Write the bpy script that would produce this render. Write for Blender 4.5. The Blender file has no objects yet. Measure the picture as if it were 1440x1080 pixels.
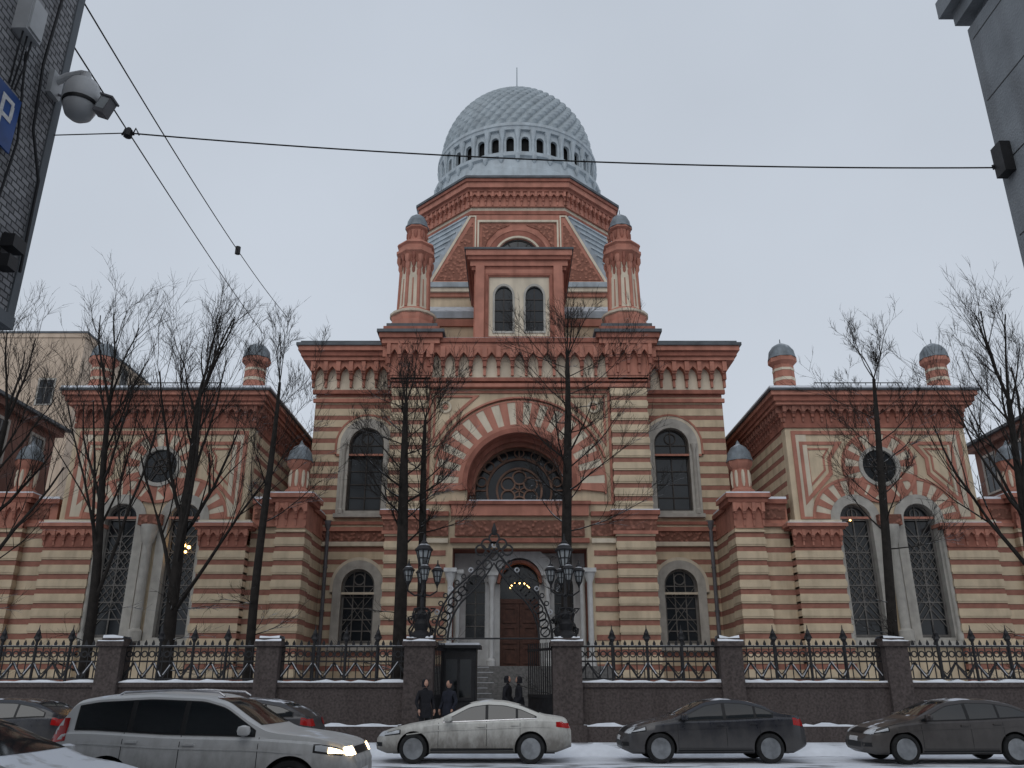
import bpy, bmesh, math, random
from mathutils import Vector, Matrix
from mathutils.geometry import tessellate_polygon
from mathutils.bvhtree import BVHTree
random.seed(7)
pi=math.pi
scene=bpy.context.scene
# ------------------------------------------------------------------ materials
MATS={}
def nd(nt,t,**kw):
    n=nt.nodes.new(t)
    for k,v in kw.items(): setattr(n,k,v)
    return n
def mat(name,col,rough=.8,nscale=3.0,namt=.25,bump=.0,bscale=40.,metal=0.,streak=0.,carve=0.,emis=None,spec=.3,snow=0.):
    m=bpy.data.materials.new(name); m.use_nodes=True; nt=m.node_tree
    p=nt.nodes['Principled BSDF']; L=nt.links.new
    p.inputs['Roughness'].default_value=rough; p.inputs['Metallic'].default_value=metal
    p.inputs['Specular IOR Level'].default_value=spec
    geo=nd(nt,'ShaderNodeNewGeometry'); pos=geo.outputs['Position']
    n=nd(nt,'ShaderNodeTexNoise'); n.inputs['Scale'].default_value=nscale; n.inputs['Detail'].default_value=6
    L(pos,n.inputs['Vector'])
    mx=nd(nt,'ShaderNodeMix',data_type='RGBA')
    mx.inputs['A'].default_value=(*[c*(1-namt) for c in col],1); mx.inputs['B'].default_value=(*[min(1,c*(1+namt)) for c in col],1)
    rm=nd(nt,'ShaderNodeMapRange'); rm.inputs['From Min'].default_value=.3; rm.inputs['From Max'].default_value=.7
    L(n.outputs['Fac'],rm.inputs['Value']); L(rm.outputs['Result'],mx.inputs['Factor'])
    out=mx.outputs['Result']
    if streak>0:
        mp=nd(nt,'ShaderNodeMapping'); mp.inputs['Scale'].default_value=(2.2,2.2,.22); L(pos,mp.inputs['Vector'])
        n2=nd(nt,'ShaderNodeTexNoise'); n2.inputs['Scale'].default_value=1.3; n2.inputs['Detail'].default_value=5; L(mp.outputs['Vector'],n2.inputs['Vector'])
        r2=nd(nt,'ShaderNodeMapRange'); r2.inputs['From Min'].default_value=.45; r2.inputs['From Max'].default_value=.75; r2.inputs['To Max'].default_value=streak
        L(n2.outputs['Fac'],r2.inputs['Value'])
        m2=nd(nt,'ShaderNodeMix',data_type='RGBA'); m2.blend_type='MULTIPLY'
        L(r2.outputs['Result'],m2.inputs['Factor']); L(out,m2.inputs['A']); m2.inputs['B'].default_value=(.45,.42,.4,1)
        out=m2.outputs['Result']
    if carve>0:
        v=nd(nt,'ShaderNodeTexVoronoi'); v.inputs['Scale'].default_value=5.5; v.feature='SMOOTH_F1'; L(pos,v.inputs['Vector'])
        r3=nd(nt,'ShaderNodeMapRange'); r3.inputs['From Min'].default_value=.1; r3.inputs['From Max'].default_value=.5; L(v.outputs['Distance'],r3.inputs['Value'])
        m3=nd(nt,'ShaderNodeMix',data_type='RGBA'); m3.inputs['B'].default_value=(*[c*.5 for c in col],1)
        L(r3.outputs['Result'],m3.inputs['Factor']); L(out,m3.inputs['A']); out=m3.outputs['Result']
        bp=nd(nt,'ShaderNodeBump'); bp.invert=True; bp.inputs['Strength'].default_value=carve; bp.inputs['Distance'].default_value=.08
        L(r3.outputs['Result'],bp.inputs['Height']); L(bp.outputs['Normal'],p.inputs['Normal'])
    elif bump>0:
        nb=nd(nt,'ShaderNodeTexNoise'); nb.inputs['Scale'].default_value=bscale; nb.inputs['Detail'].default_value=4; L(pos,nb.inputs['Vector'])
        bp=nd(nt,'ShaderNodeBump'); bp.inputs['Strength'].default_value=bump; bp.inputs['Distance'].default_value=.02
        L(nb.outputs['Fac'],bp.inputs['Height']); L(bp.outputs['Normal'],p.inputs['Normal'])
    if snow>0:
        sp=nd(nt,'ShaderNodeSeparateXYZ'); L(geo.outputs['Normal'],sp.inputs[0])
        ns=nd(nt,'ShaderNodeTexNoise'); ns.inputs['Scale'].default_value=3.5; ns.inputs['Detail'].default_value=5; L(pos,ns.inputs['Vector'])
        ad=nd(nt,'ShaderNodeMath',operation='ADD'); L(sp.outputs['Z'],ad.inputs[0]); L(ns.outputs['Fac'],ad.inputs[1])
        r4=nd(nt,'ShaderNodeMapRange'); r4.inputs['From Min'].default_value=1.15; r4.inputs['From Max'].default_value=1.3; r4.inputs['To Max'].default_value=snow
        L(ad.outputs[0],r4.inputs['Value'])
        m4=nd(nt,'ShaderNodeMix',data_type='RGBA'); L(r4.outputs['Result'],m4.inputs['Factor']); L(out,m4.inputs['A']); m4.inputs['B'].default_value=(.72,.75,.8,1)
        out=m4.outputs['Result']
    L(out,p.inputs['Base Color'])
    if emis: p.inputs['Emission Color'].default_value=(*emis[:3],1); p.inputs['Emission Strength'].default_value=emis[3]
    MATS[name]=m; return m

CREAM=(.60,.49,.345); RED=(.315,.145,.108); TERRA=(.45,.20,.145)
mat('cream',CREAM,.9,1.2,.14,.25,30,streak=.4)
mat('cream_light',(.64,.56,.44),.9,1.2,.12,.2,30,streak=.35)
mat('red_brick',RED,.9,6,.22,.3,25,streak=.25)
mat('terra',TERRA,.88,1.5,.18,.25,30,streak=.45)
mat('terra_dark',(.31,.125,.09),.88,2,.22,.25,30,streak=.4)
mat('terra_carved',(.46,.2,.14),.9,3,.2,carve=1.)
mat('red_carved',(.36,.16,.115),.9,3,.2,carve=1.)
mat('granite',(.075,.060,.056),.75,14,.4,.3,60,streak=.5)
mat('granite_grey',(.15,.145,.14),.8,10,.3,.3,60)
mat('stone_frame',(.42,.40,.36),.8,3,.15,.2,30,streak=.4)
mat('white_portal',(.58,.58,.57),.7,3,.12,.1,30,streak=.35)
mat('glass',(.012,.015,.018),.12,.5,.5,spec=.45)
mat('muntin',(.15,.14,.13),.6)
mat('muntin_dark',(.045,.038,.034),.6)
mat('tracery',(.24,.15,.11),.7)
mat('dome_metal',(.33,.375,.40),.5,1.2,.12,.1,8,metal=.1,streak=.25)
mat('turret_metal',(.17,.195,.215),.5,4,.25,.1,8,metal=.1,streak=.3,snow=.35)
mat('drum_white',(.42,.47,.50),.6,2,.12,.1,20,streak=.4)
mat('roof_metal',(.085,.095,.105),.5,1.5,.3,.1,10,snow=.25)
mat('roof_grey',(.33,.37,.40),.5,1.2,.25,.1,10,streak=.4,snow=.5)
mat('snow',(.74,.77,.82),.8,2.5,.08,.5,9)
mat('snow_dirty',(.52,.53,.56),.8,3,.3,.6,8)
mat('iron',(.02,.02,.022),.5,4,.3,.1,30)
mat('iron_snow',(.34,.35,.37),.8,9,.5)
mat('wood_door',(.075,.032,.022),.5,5,.3,.15,20)
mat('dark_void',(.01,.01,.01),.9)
mat('bark',(.02,.017,.015),.95,5,.4,.6,22,snow=.5)
mat('lamp_glass',(.30,.32,.33),.25,3,.2)
mat('warm_lamp',(1,.6,.2),.5,emis=(1,.58,.2,8))
mat('pipe',(.13,.13,.14),.5,3,.2)
mat('plaster_beige',(.55,.44,.34),.9,.6,.12,.1,20,streak=.35)
mat('plaster_pink',(.22,.12,.095),.9,.6,.15,.1,20,streak=.4)
mat('grey_wall',(.16,.175,.19),.85,1.2,.12,.2,20,streak=.3)
mat('grey_stucco',(.27,.29,.31),.85,1.6,.14,.4,35,streak=.5)
mat('tyre',(.018,.018,.018),.85,8,.4)
mat('rim',(.30,.31,.32),.35,5,.3,metal=.7)
mat('black_trim',(.015,.015,.016),.5)
mat('car_glass',(.014,.017,.019),.06,.8,.3,spec=.7)
mat('tail_red',(.35,.01,.01),.2)
mat('head_glass',(.5,.52,.54),.12)
mat('head_on',(1,.7,.35),.3,emis=(1,.74,.4,9))
mat('plate_white',(.6,.6,.6),.5,30,.2)
mat('chrome',(.5,.5,.52),.25,metal=.9)
mat('cctv_white',(.46,.47,.48),.45,3,.15,streak=.3)
mat('blue_sign',(.01,.06,.24),.4)
mat('coat_dark',(.016,.016,.02),.9,8,.3,.4,40)
mat('coat_blue',(.018,.02,.03),.9,8,.3,.4,40)
mat('trousers',(.02,.02,.022),.9)
mat('skin',(.45,.26,.19),.6)
mat('wire',(.015,.015,.016),.7)

def stripes(name,period,frac,c1,c2):
    m=mat(name,c1,.9,1.3,.14,streak=.4); nt=m.node_tree; L=nt.links.new
    p=nt.nodes['Principled BSDF']; base=p.inputs['Base Color'].links[0].from_socket
    geo=nd(nt,'ShaderNodeNewGeometry'); s=nd(nt,'ShaderNodeSeparateXYZ'); L(geo.outputs['Position'],s.inputs[0])
    n=nd(nt,'ShaderNodeTexNoise'); n.inputs['Scale'].default_value=5; L(geo.outputs['Position'],n.inputs['Vector'])
    a=nd(nt,'ShaderNodeMath',operation='MULTIPLY_ADD'); L(n.outputs['Fac'],a.inputs[0]); a.inputs[1].default_value=.02; L(s.outputs['Z'],a.inputs[2])
    d=nd(nt,'ShaderNodeMath',operation='DIVIDE'); L(a.outputs[0],d.inputs[0]); d.inputs[1].default_value=period
    f=nd(nt,'ShaderNodeMath',operation='FRACT'); L(d.outputs[0],f.inputs[0])
    sb=nd(nt,'ShaderNodeMath',operation='SUBTRACT'); L(f.outputs[0],sb.inputs[0]); sb.inputs[1].default_value=frac/2
    ab=nd(nt,'ShaderNodeMath',operation='ABSOLUTE'); L(sb.outputs[0],ab.inputs[0])
    r=nd(nt,'ShaderNodeMapRange'); r.inputs['From Min'].default_value=frac/2-.02; r.inputs['From Max'].default_value=frac/2+.02; L(ab.outputs[0],r.inputs['Value'])
    mx=nd(nt,'ShaderNodeMix',data_type='RGBA'); L(r.outputs['Result'],mx.inputs['Factor'])
    n2=nd(nt,'ShaderNodeTexNoise'); n2.inputs['Scale'].default_value=4; n2.inputs['Detail'].default_value=6; L(geo.outputs['Position'],n2.inputs['Vector'])
    mr=nd(nt,'ShaderNodeMix',data_type='RGBA'); mr.inputs['A'].default_value=(*[c*.65 for c in c2],1); mr.inputs['B'].default_value=(*[c*1.35 for c in c2],1); L(n2.outputs['Fac'],mr.inputs['Factor'])
    L(mr.outputs['Result'],mx.inputs['A']); L(base,mx.inputs['B']); L(mx.outputs['Result'],p.inputs['Base Color'])
    bp=nd(nt,'ShaderNodeBump'); bp.inputs['Strength'].default_value=.9; bp.inputs['Distance'].default_value=.04
    L(r.outputs['Result'],bp.inputs['Height']); L(bp.outputs['Normal'],p.inputs['Normal'])
PER=.6; FR=.38
stripes('striped',PER,FR,CREAM,RED)

def brickmat(name,c1,c2,mortar,sc):
    m=mat(name,c1,.9,1,.1); nt=m.node_tree; L=nt.links.new; p=nt.nodes['Principled BSDF']
    geo=nd(nt,'ShaderNodeNewGeometry'); s=nd(nt,'ShaderNodeSeparateXYZ'); L(geo.outputs['Position'],s.inputs[0])
    ad=nd(nt,'ShaderNodeMath',operation='ADD'); L(s.outputs['X'],ad.inputs[0]); L(s.outputs['Y'],ad.inputs[1])
    c=nd(nt,'ShaderNodeCombineXYZ'); L(ad.outputs[0],c.inputs[0]); L(s.outputs['Z'],c.inputs[1])
    b=nd(nt,'ShaderNodeTexBrick'); b.inputs['Scale'].default_value=sc; b.inputs['Color1'].default_value=(*c1,1); b.inputs['Color2'].default_value=(*c2,1); b.inputs['Mortar'].default_value=(*mortar,1)
    b.inputs['Mortar Size'].default_value=.03
    L(c.outputs[0],b.inputs['Vector']); L(b.outputs['Color'],p.inputs['Base Color'])
    bp=nd(nt,'ShaderNodeBump'); bp.invert=True; bp.inputs['Distance'].default_value=.02; L(b.outputs['Fac'],bp.inputs['Height']); L(bp.outputs['Normal'],p.inputs['Normal'])
brickmat('white_brick',(.34,.34,.35),(.22,.22,.23),(.07,.07,.075),3.6)

def carpaint(name,col,dirt=.5,metal=.3,rough=.25,dirtcol=(.16,.145,.13),snow=.0):
    m=bpy.data.materials.new(name); m.use_nodes=True; nt=m.node_tree; L=nt.links.new; p=nt.nodes['Principled BSDF']
    tc=nd(nt,'ShaderNodeTexCoord'); s=nd(nt,'ShaderNodeSeparateXYZ'); L(tc.outputs['Object'],s.inputs[0])
    mp=nd(nt,'ShaderNodeMapping'); mp.inputs['Scale'].default_value=(1,1,.5); L(tc.outputs['Object'],mp.inputs['Vector'])
    n=nd(nt,'ShaderNodeTexNoise'); n.inputs['Scale'].default_value=6; n.inputs['Detail'].default_value=9; n.inputs['Roughness'].default_value=.65; L(mp.outputs['Vector'],n.inputs['Vector'])
    a=nd(nt,'ShaderNodeMath',operation='MULTIPLY_ADD'); L(n.outputs['Fac'],a.inputs[0]); a.inputs[1].default_value=-1.0; L(s.outputs['Z'],a.inputs[2])
    r=nd(nt,'ShaderNodeMapRange'); r.inputs['From Min'].default_value=-.15; r.inputs['From Max'].default_value=.5; r.inputs['To Min'].default_value=dirt; r.inputs['To Max'].default_value=dirt*.15
    L(a.outputs[0],r.inputs['Value'])
    mx=nd(nt,'ShaderNodeMix',data_type='RGBA'); L(r.outputs['Result'],mx.inputs['Factor']); mx.inputs['A'].default_value=(*col,1); mx.inputs['B'].default_value=(*dirtcol,1)
    out=mx.outputs['Result']
    r2=nd(nt,'ShaderNodeMapRange'); r2.inputs['To Min'].default_value=rough; r2.inputs['To Max'].default_value=.85; L(r.outputs['Result'],r2.inputs['Value']); ro=r2.outputs['Result']
    if snow>0:
        g=nd(nt,'ShaderNodeNewGeometry'); sg=nd(nt,'ShaderNodeSeparateXYZ'); L(g.outputs['Normal'],sg.inputs[0])
        n3=nd(nt,'ShaderNodeTexNoise'); n3.inputs['Scale'].default_value=2.3; n3.inputs['Detail'].default_value=8; L(tc.outputs['Object'],n3.inputs['Vector'])
        ad=nd(nt,'ShaderNodeMath',operation='ADD'); L(sg.outputs['Z'],ad.inputs[0]); L(n3.outputs['Fac'],ad.inputs[1])
        r5=nd(nt,'ShaderNodeMapRange'); r5.inputs['From Min'].default_value=1.62-.35*snow; r5.inputs['From Max'].default_value=1.7-.35*snow; L(ad.outputs[0],r5.inputs['Value'])
        m5=nd(nt,'ShaderNodeMix',data_type='RGBA'); L(r5.outputs['Result'],m5.inputs['Factor']); L(out,m5.inputs['A']); m5.inputs['B'].default_value=(.7,.73,.78,1); out=m5.outputs['Result']
        m6=nd(nt,'ShaderNodeMix',data_type='FLOAT'); L(r5.outputs['Result'],m6.inputs[0]); L(ro,m6.inputs[2]); m6.inputs[3].default_value=.85; ro=m6.outputs[0]
        bp=nd(nt,'ShaderNodeBump'); bp.inputs['Strength'].default_value=.6; bp.inputs['Distance'].default_value=.03; L(r5.outputs['Result'],bp.inputs['Height']); L(bp.outputs['Normal'],p.inputs['Normal'])
    L(out,p.inputs['Base Color']); p.inputs['Metallic'].default_value=metal; L(ro,p.inputs['Roughness'])
    p.inputs['Coat Weight'].default_value=.25; p.inputs['Coat Roughness'].default_value=.15
    MATS[name]=m
carpaint('paint_white',(.70,.69,.64),.95,.0,.35,(.17,.155,.135),.12)
carpaint('paint_silver',(.60,.60,.59),.8,.0,.35,(.15,.14,.125),.12)
carpaint('paint_snowy',(.45,.46,.47),.7,.1,.35,(.16,.145,.13),.85)
carpaint('paint_black',(.012,.014,.022),.55,.1,.2,(.12,.11,.10),.22)
carpaint('paint_brown',(.035,.028,.027),.6,.2,.25,(.13,.12,.11),.3)
carpaint('paint_grey',(.04,.04,.045),.6,.2,.3,(.13,.12,.11),.5)

# ------------------------------------------------------------------ builder
def empty(name,loc=(0,0,0),rot=0):
    e=bpy.data.objects.new(name,None); scene.collection.objects.link(e); e.location=loc; e.rotation_euler=(0,0,rot); return e
class B:
    def __init__(s,name,loc=(0,0,0),rot=0,root=True):
        s.name=name; s.root=empty(name,loc,rot) if root else None; s.parts={}; s.M=Matrix.Identity(4)
    def add(s,part,m,vs,fs):
        d=s.parts.setdefault((part,m),([],[])); o=len(d[0]); M=s.M
        d[0].extend([M@Vector(v) for v in vs]); d[1].extend([[i+o for i in f] for f in fs])
    def box(s,part,m,x0,x1,y0,y1,z0,z1):
        vs=[(x0,y0,z0),(x1,y0,z0),(x1,y1,z0),(x0,y1,z0),(x0,y0,z1),(x1,y0,z1),(x1,y1,z1),(x0,y1,z1)]
        s.add(part,m,vs,[(0,3,2,1),(4,5,6,7),(0,1,5,4),(1,2,6,5),(2,3,7,6),(3,0,4,7)])
    def plate(s,part,m,outer,holes,y0,y1):
        loops=[outer]+list(holes); flat=[p for l in loops for p in l]; n=len(flat)
        tri=tessellate_polygon([[Vector((p[0],p[1],0)) for p in l] for l in loops])
        vs=[(p[0],y0,p[1]) for p in flat]+[(p[0],y1,p[1]) for p in flat]
        fs=[tuple(t) for t in tri]+[tuple(i+n for i in reversed(t)) for t in tri]
        o=0
        for l in loops:
            k=len(l)
            for i in range(k):
                a=o+i;b=o+(i+1)%k; fs.append((a,b,b+n,a+n))
            o+=k
        s.add(part,m,vs,fs)
    def lathe(s,part,m,cx,cy,prof,n=16,rot=0.):
        vs=[];fs=[];k=len(prof)
        for r,z in prof:
            for i in range(n):
                a=2*pi*i/n+rot; vs.append((cx+r*math.cos(a),cy+r*math.sin(a),z))
        for j in range(k-1):
            for i in range(n):
                fs.append((j*n+i,j*n+(i+1)%n,(j+1)*n+(i+1)%n,(j+1)*n+i))
        if prof[0][0]>1e-4: fs.append(tuple(range(n)))
        if prof[-1][0]>1e-4: fs.append(tuple((k-1)*n+i for i in range(n)))
        s.add(part,m,vs,fs)
    def tube(s,part,m,pts,rs,n=6,cap=True):
        if not hasattr(rs,'__len__'): rs=[rs]*len(pts)
        vs=[];fs=[];pts=[Vector(p) for p in pts]; k=len(pts)
        for i,p in enumerate(pts):
            d=(pts[min(i+1,k-1)]-pts[max(i-1,0)]); 
            if d.length<1e-6: d=Vector((0,0,1))
            d.normalize()
            u=d.cross(Vector((0,0,1)) if abs(d.z)<.9 else Vector((0,1,0))).normalized(); w=d.cross(u)
            for j in range(n):
                a=2*pi*j/n; vs.append(p+(u*math.cos(a)+w*math.sin(a))*rs[i])
        for i in range(k-1):
            for j in range(n): fs.append((i*n+j,i*n+(j+1)%n,(i+1)*n+(j+1)%n,(i+1)*n+j))
        if cap: fs.append(tuple(range(n))); fs.append(tuple((k-1)*n+j for j in range(n)))
        s.add(part,m,vs,fs)
    def poly(s,part,m,vs,fs): s.add(part,m,vs,fs)
    def hprism(s,part,m,pts,z0,z1):
        n=len(pts); vs=[(p[0],p[1],z0) for p in pts]+[(p[0],p[1],z1) for p in pts]
        fs=[tuple(range(n)),tuple(range(n,2*n))]+[(i,(i+1)%n,(i+1)%n+n,i+n) for i in range(n)]
        s.add(part,m,vs,fs)
    def finish(s,single=False,normals=True,sharp=35):
        objs=[]
        for (part,m),(vs,fs) in s.parts.items():
            me=bpy.data.meshes.new(part); me.from_pydata([tuple(v) for v in vs],[],fs)
            if normals:
                bm=bmesh.new(); bm.from_mesh(me); bmesh.ops.recalc_face_normals(bm,faces=bm.faces); bm.to_mesh(me); bm.free()
            me.materials.append(MATS[m])
            me.polygons.foreach_set('use_smooth',[True]*len(me.polygons))
            try: me.set_sharp_from_angle(angle=math.radians(sharp))
            except Exception: pass
            o=bpy.data.objects.new(part if s.root else s.name,me); scene.collection.objects.link(o)
            if s.root: o.parent=s.root
            objs.append(o)
        return objs
def arch(cx,h,z0,zs,n=14,st=1.):
    pts=[(cx-h,z0),(cx+h,z0)]
    for i in range(n+1):
        a=pi*i/n; pts.append((cx+h*math.cos(a),zs+h*st*math.sin(a)))
    return pts
def circ(cx,cz,r,n=28): return [(cx+r*math.cos(2*pi*i/n),cz+r*math.sin(2*pi*i/n)) for i in range(n)]
def rect(x0,x1,z0,z1): return [(x0,z0),(x1,z0),(x1,z1),(x0,z1)]
def ring(b,part,m,cx,cz,r0,r1,a0,a1,y0,y1,n=24):
    pts=[(cx+r1*math.cos(a0+(a1-a0)*i/n),cz+r1*math.sin(a0+(a1-a0)*i/n)) for i in range(n+1)]
    pts+=[(cx+r0*math.cos(a0+(a1-a0)*i/n),cz+r0*math.sin(a0+(a1-a0)*i/n)) for i in range(n,-1,-1)]
    b.plate(part,m,pts,[],y0,y1)
def vouss(b,cx,cz,r0,r1,a0,a1,n,y0,y1,mA='terra',mB='cream_light'):
    for i in range(n):
        b0=a0+(a1-a0)*i/n; b1=a0+(a1-a0)*(i+1)/n
        m=mA if i%2==0 else mB
        ring(b,'voussoirs_red' if m==mA else 'voussoirs_cream',m,cx,cz,r0,r1,b0,b1,y0-(.02 if i%2==0 else 0),y1,3)
def line(b,part,m,x0,z0,x1,z1,w,y0,y1):
    d=Vector((x1-x0,z1-z0)); n=Vector((-d.y,d.x)).normalized()*w/2
    b.plate(part,m,[(x0-n.x,z0-n.y),(x1-n.x,z1-n.y),(x1+n.x,z1+n.y),(x0+n.x,z0+n.y)],[],y0,y1)
def window(b,cx,h,z0,zs,yg,nx=2,nz=5,st=1.,lattice=False,w=.05,mm='muntin'):
    b.plate('window_glass','glass',arch(cx,h+.03,z0-.03,zs,st=st),[],yg,yg+.05)
    b.plate('window_bars',mm,arch(cx,h+.02,z0-.02,zs,st=st),[arch(cx,h-.08,z0+.08,zs,st=st)],yg-.07,yg-.005)
    for i in range(1,nx):
        x=cx-h+2*h*i/nx; zt=zs+st*math.sqrt(max(0,h*h-(x-cx)**2)); b.box('window_bars',mm,x-w/2,x+w/2,yg-.06,yg-.008,z0+.04,zt-.03)
    for j in range(1,nz):
        z=z0+(zs-z0)*j/(nz-1); b.box('window_bars',mm,cx-h+.04,cx+h-.04,yg-.055,yg-.012,z-w/2,z+w/2)
    # arched head tracery
    b.plate('window_bars',mm,circ(cx,zs+h*.42,h*.36,14),[circ(cx,zs+h*.42,h*.29,14)],yg-.05,yg-.014)
    if lattice:
        for sgn in(-1,1):
            for k in range(-12,30):
                z=z0+k*.36; x0,x1=cx-h+.04,cx+h-.04; za,zb=(z,z+2*h*1.2) if sgn>0 else (z+2*h*1.2,z)
                if min(za,zb)<z0+.05 or max(za,zb)>zs+.05: continue
                line(b,'window_bars',mm,x0,za,x1,zb,.03,yg-.05,yg-.016)
def rustic(b,x0,x1,y0,y1,z0,z1,pr=.05,m='cream'):
    k=math.ceil((z0)/PER-1)
    while True:
        a=k*PER+PER*FR; c=(k+1)*PER
        a2=max(a,z0); c2=min(c,z1)
        if a>=z1: break
        if c2-a2>.06:
            b.box('rusticated_blocks',m,x0-pr,x1+pr,y0-pr,y1,a2,c2)
            b.box('rusticated_blocks',m,x0-pr-.03,x1+pr+.03,y0-pr-.03,y1-.01,a2+.07,c2-.07)
        k+=1
def frieze(b,x0,x1,yf,z0,z1,per=.62,pr=.45,mf='terra',back='cream_light',mw='terra_dark'):
    n=max(1,round((x1-x0)/per)); per=(x1-x0)/n; H=z1-z0
    b.box('frieze_back',back,x0,x1,yf-.03,yf+.1,z0,z1)
    zs=z0+H*.55
    pts=[(x0,z1),(x0,zs)]
    for i in range(n):
        a=x0+i*per; c=a+per
        pts+=[(a+per*.16,zs),(a+per*.22,zs+H*.12),(a+per*.5,zs+H*.27),(a+per*.78,zs+H*.12),(c-per*.16,zs)]
    pts+=[(x1,zs),(x1,z1)]
    b.plate('frieze_arches',mf,pts,[],yf-pr*.62,yf)
    for i in range(n+1):
        x=x0+i*per; w=per*.17
        b.box('frieze_corbels',mf,x-w,x+w,yf-pr*.8,yf,z0+H*.62,z1-.02)
        b.box('frieze_corbels',mw,x-w*.8,x+w*.8,yf-pr*.5,yf,z0+H*.35,z0+H*.62)
        b.box('frieze_corbels',mf,x-w*.55,x+w*.55,yf-pr*.28,yf,z0+H*.08,z0+H*.35)
def molding(b,x0,x1,y0,y1,L):
    for z0,z1,pr,m in L: b.box('cornice_'+m,m,x0-pr,x1+pr,y0-pr,y1+pr,z0,z1)

X0=.35
S=B('synagogue')
base=Matrix.Translation((X0,0,0)); mir=base@Matrix.Scale(-1,4,(1,0,0))
def both():
    for M in (base,mir):
        S.M=M; yield M
def sideM(M,xs,ys):
    R=Matrix(((0,1,0,xs),(1,0,0,ys),(0,0,1,0),(0,0,0,1))); return M@R
# ---- main block
S.M=base
S.box('hall_body','striped',-10.3,10.3,40.5,60,.3,17.6)
for M in both():
    f1=arch(7.6,1.02,9.75,13.1); f2=arch(7.6,.95,3.6,6.2)
    S.plate('main_walls','striped',rect(6.0,10.35,.3,15.85),[f1,f2],40,40.5)
    S.box('main_side','striped',10.2,10.352,40.5,58,.3,15.85)
    S.plate('window_surrounds','stone_frame',arch(7.6,1.32,9.6,13.1),[arch(7.6,.86,9.75,13.1)],39.88,40.3)
    S.plate('window_surrounds2','cream_light',arch(7.6,1.48,12.6,13.1),[arch(7.6,1.325,12.5,13.1)],39.93,40.1)
    S.plate('window_surrounds3','terra',arch(7.6,1.58,12.6,13.1),[arch(7.6,1.485,12.5,13.1)],39.9,40.1)
    S.box('sills','stone_frame',6.2,9.0,39.75,40.1,9.42,9.6)
    for sx in(-1,1):
        S.lathe('window_columns','stone_frame',7.6+sx*1.09,39.85,[(.14,9.6),(.14,9.8),(.09,9.85),(.09,12.7),(.15,12.95),(.17,13.1)],10)
    window(S,7.6,.84,9.78,13.1,40.25,2,6,mm='muntin_dark')
    S.plate('window_surrounds','stone_frame',arch(7.6,1.18,3.45,6.2),[arch(7.6,.78,3.6,6.2)],39.88,40.3)
    S.plate('window_surrounds2','cream_light',arch(7.6,1.33,5.9,6.2),[arch(7.6,1.185,5.8,6.2)],39.93,40.1)
    S.box('sills','stone_frame',6.3,8.9,39.78,40.1,3.28,3.45)
    window(S,7.6,.76,3.65,6.2,40.25,3,6,lattice=True)
    S.box('belt','red_carved',6.0,10.4,39.88,40,8.25,8.75)
    S.box('belt_mold','terra',6.0,10.5,39.8,40.01,8.75,8.95); S.box('belt_mold','cream_light',6.0,10.5,39.86,40.01,8.05,8.25)
    S.box('belt_mold2','terra_dark',6.0,10.55,39.72,40.01,9.05,9.2)
    S.box('belt_mold','cream',6.0,10.5,39.8,40.01,8.95,9.05)
    S.box('belt_mold','terra',6.0,10.45,39.86,40.01,15.3,15.5); S.box('belt_mold','terra_dark',6.0,10.5,39.82,40.02,15.75,15.95)
    frieze(S,6.0,10.5,39.9,15.95,17.4,.64,.6)
    molding(S,5.0,10.5,39.85,58,[(17.4,17.6,.5,'terra'),(17.6,17.85,.62,'terra_dark'),(17.85,18.1,.75,'terra'),(18.1,18.25,.85,'roof_metal')])
    S.hprism('roofs','roof_metal',[(4.5,39.3),(11.2,39.3),(11.2,58),(4.5,58)],18.25,18.45)
    S.box('roofs','roof_metal',5,10.3,41,57,18.45,19.0)
    S.tube('drainpipe','pipe',[(9.2,39.85,9.0),(9.2,39.85,1)],.09,8); S.lathe('drainpipe','pipe',9.2,39.85,[(.09,8.8),(.2,9.1),(.2,9.25)],10)
    for z in (3,5,7): S.lathe('drainpipe','pipe',9.2,39.85,[(.12,z),(.12,z+.08)],8)
# ---- risalit
S.M=base
def arcz(r,zb,cz=10.45,e=-.12,n=28):
    p=[(-r*math.cos(e),zb),(r*math.cos(e),zb)]
    for i in range(n+1):
        a=e+(pi-2*e)*i/n; p.append((r*math.cos(a),cz+r*math.sin(a)))
    return p
low=rect(-3.,3.,2.5,7.55)
S.plate('portal_wall','cream',rect(-4.3,4.3,.3,15.2),[arcz(2.42,9.5),low],37.2,37.6)
S.plate('portal_reveal','terra_dark',rect(-4.3,4.3,.3,15.2),[arcz(2.4,9.5),rect(-3.02,3.02,2.5,7.56)],37.6,39.3)
vouss(S,0,10.45,2.78,3.9,-.10,pi+.10,33,37.08,37.2)
ring(S,'arch_mold','terra_dark',0,10.45,2.4,2.62,-.12,pi+.12,36.98,37.6,40)
ring(S,'arch_mold2','terra',0,10.45,2.62,2.8,-.12,pi+.12,37.02,37.6,40)
ring(S,'arch_mold2','terra',0,10.45,3.9,3.98,-.12,pi+.12,37.05,37.2,40)
ring(S,'arch_mold2','terra',0,10.45,4.08,4.16,0.3,pi-.3,37.0,37.2,40)
ring(S,'arch_mold3','terra_dark',0,10.45,2.2,2.4,-.12,pi+.12,37.75,37.95,40)
ring(S,'arch_mold3','terra',0,10.45,2.1,2.41,-.12,pi+.12,38.3,38.5,40)
S.plate('spandrel','terra',rect(-4.28,4.28,9.5,14.95),[rect(-4.16,4.16,9.62,14.83)],37.12,37.21)
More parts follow.
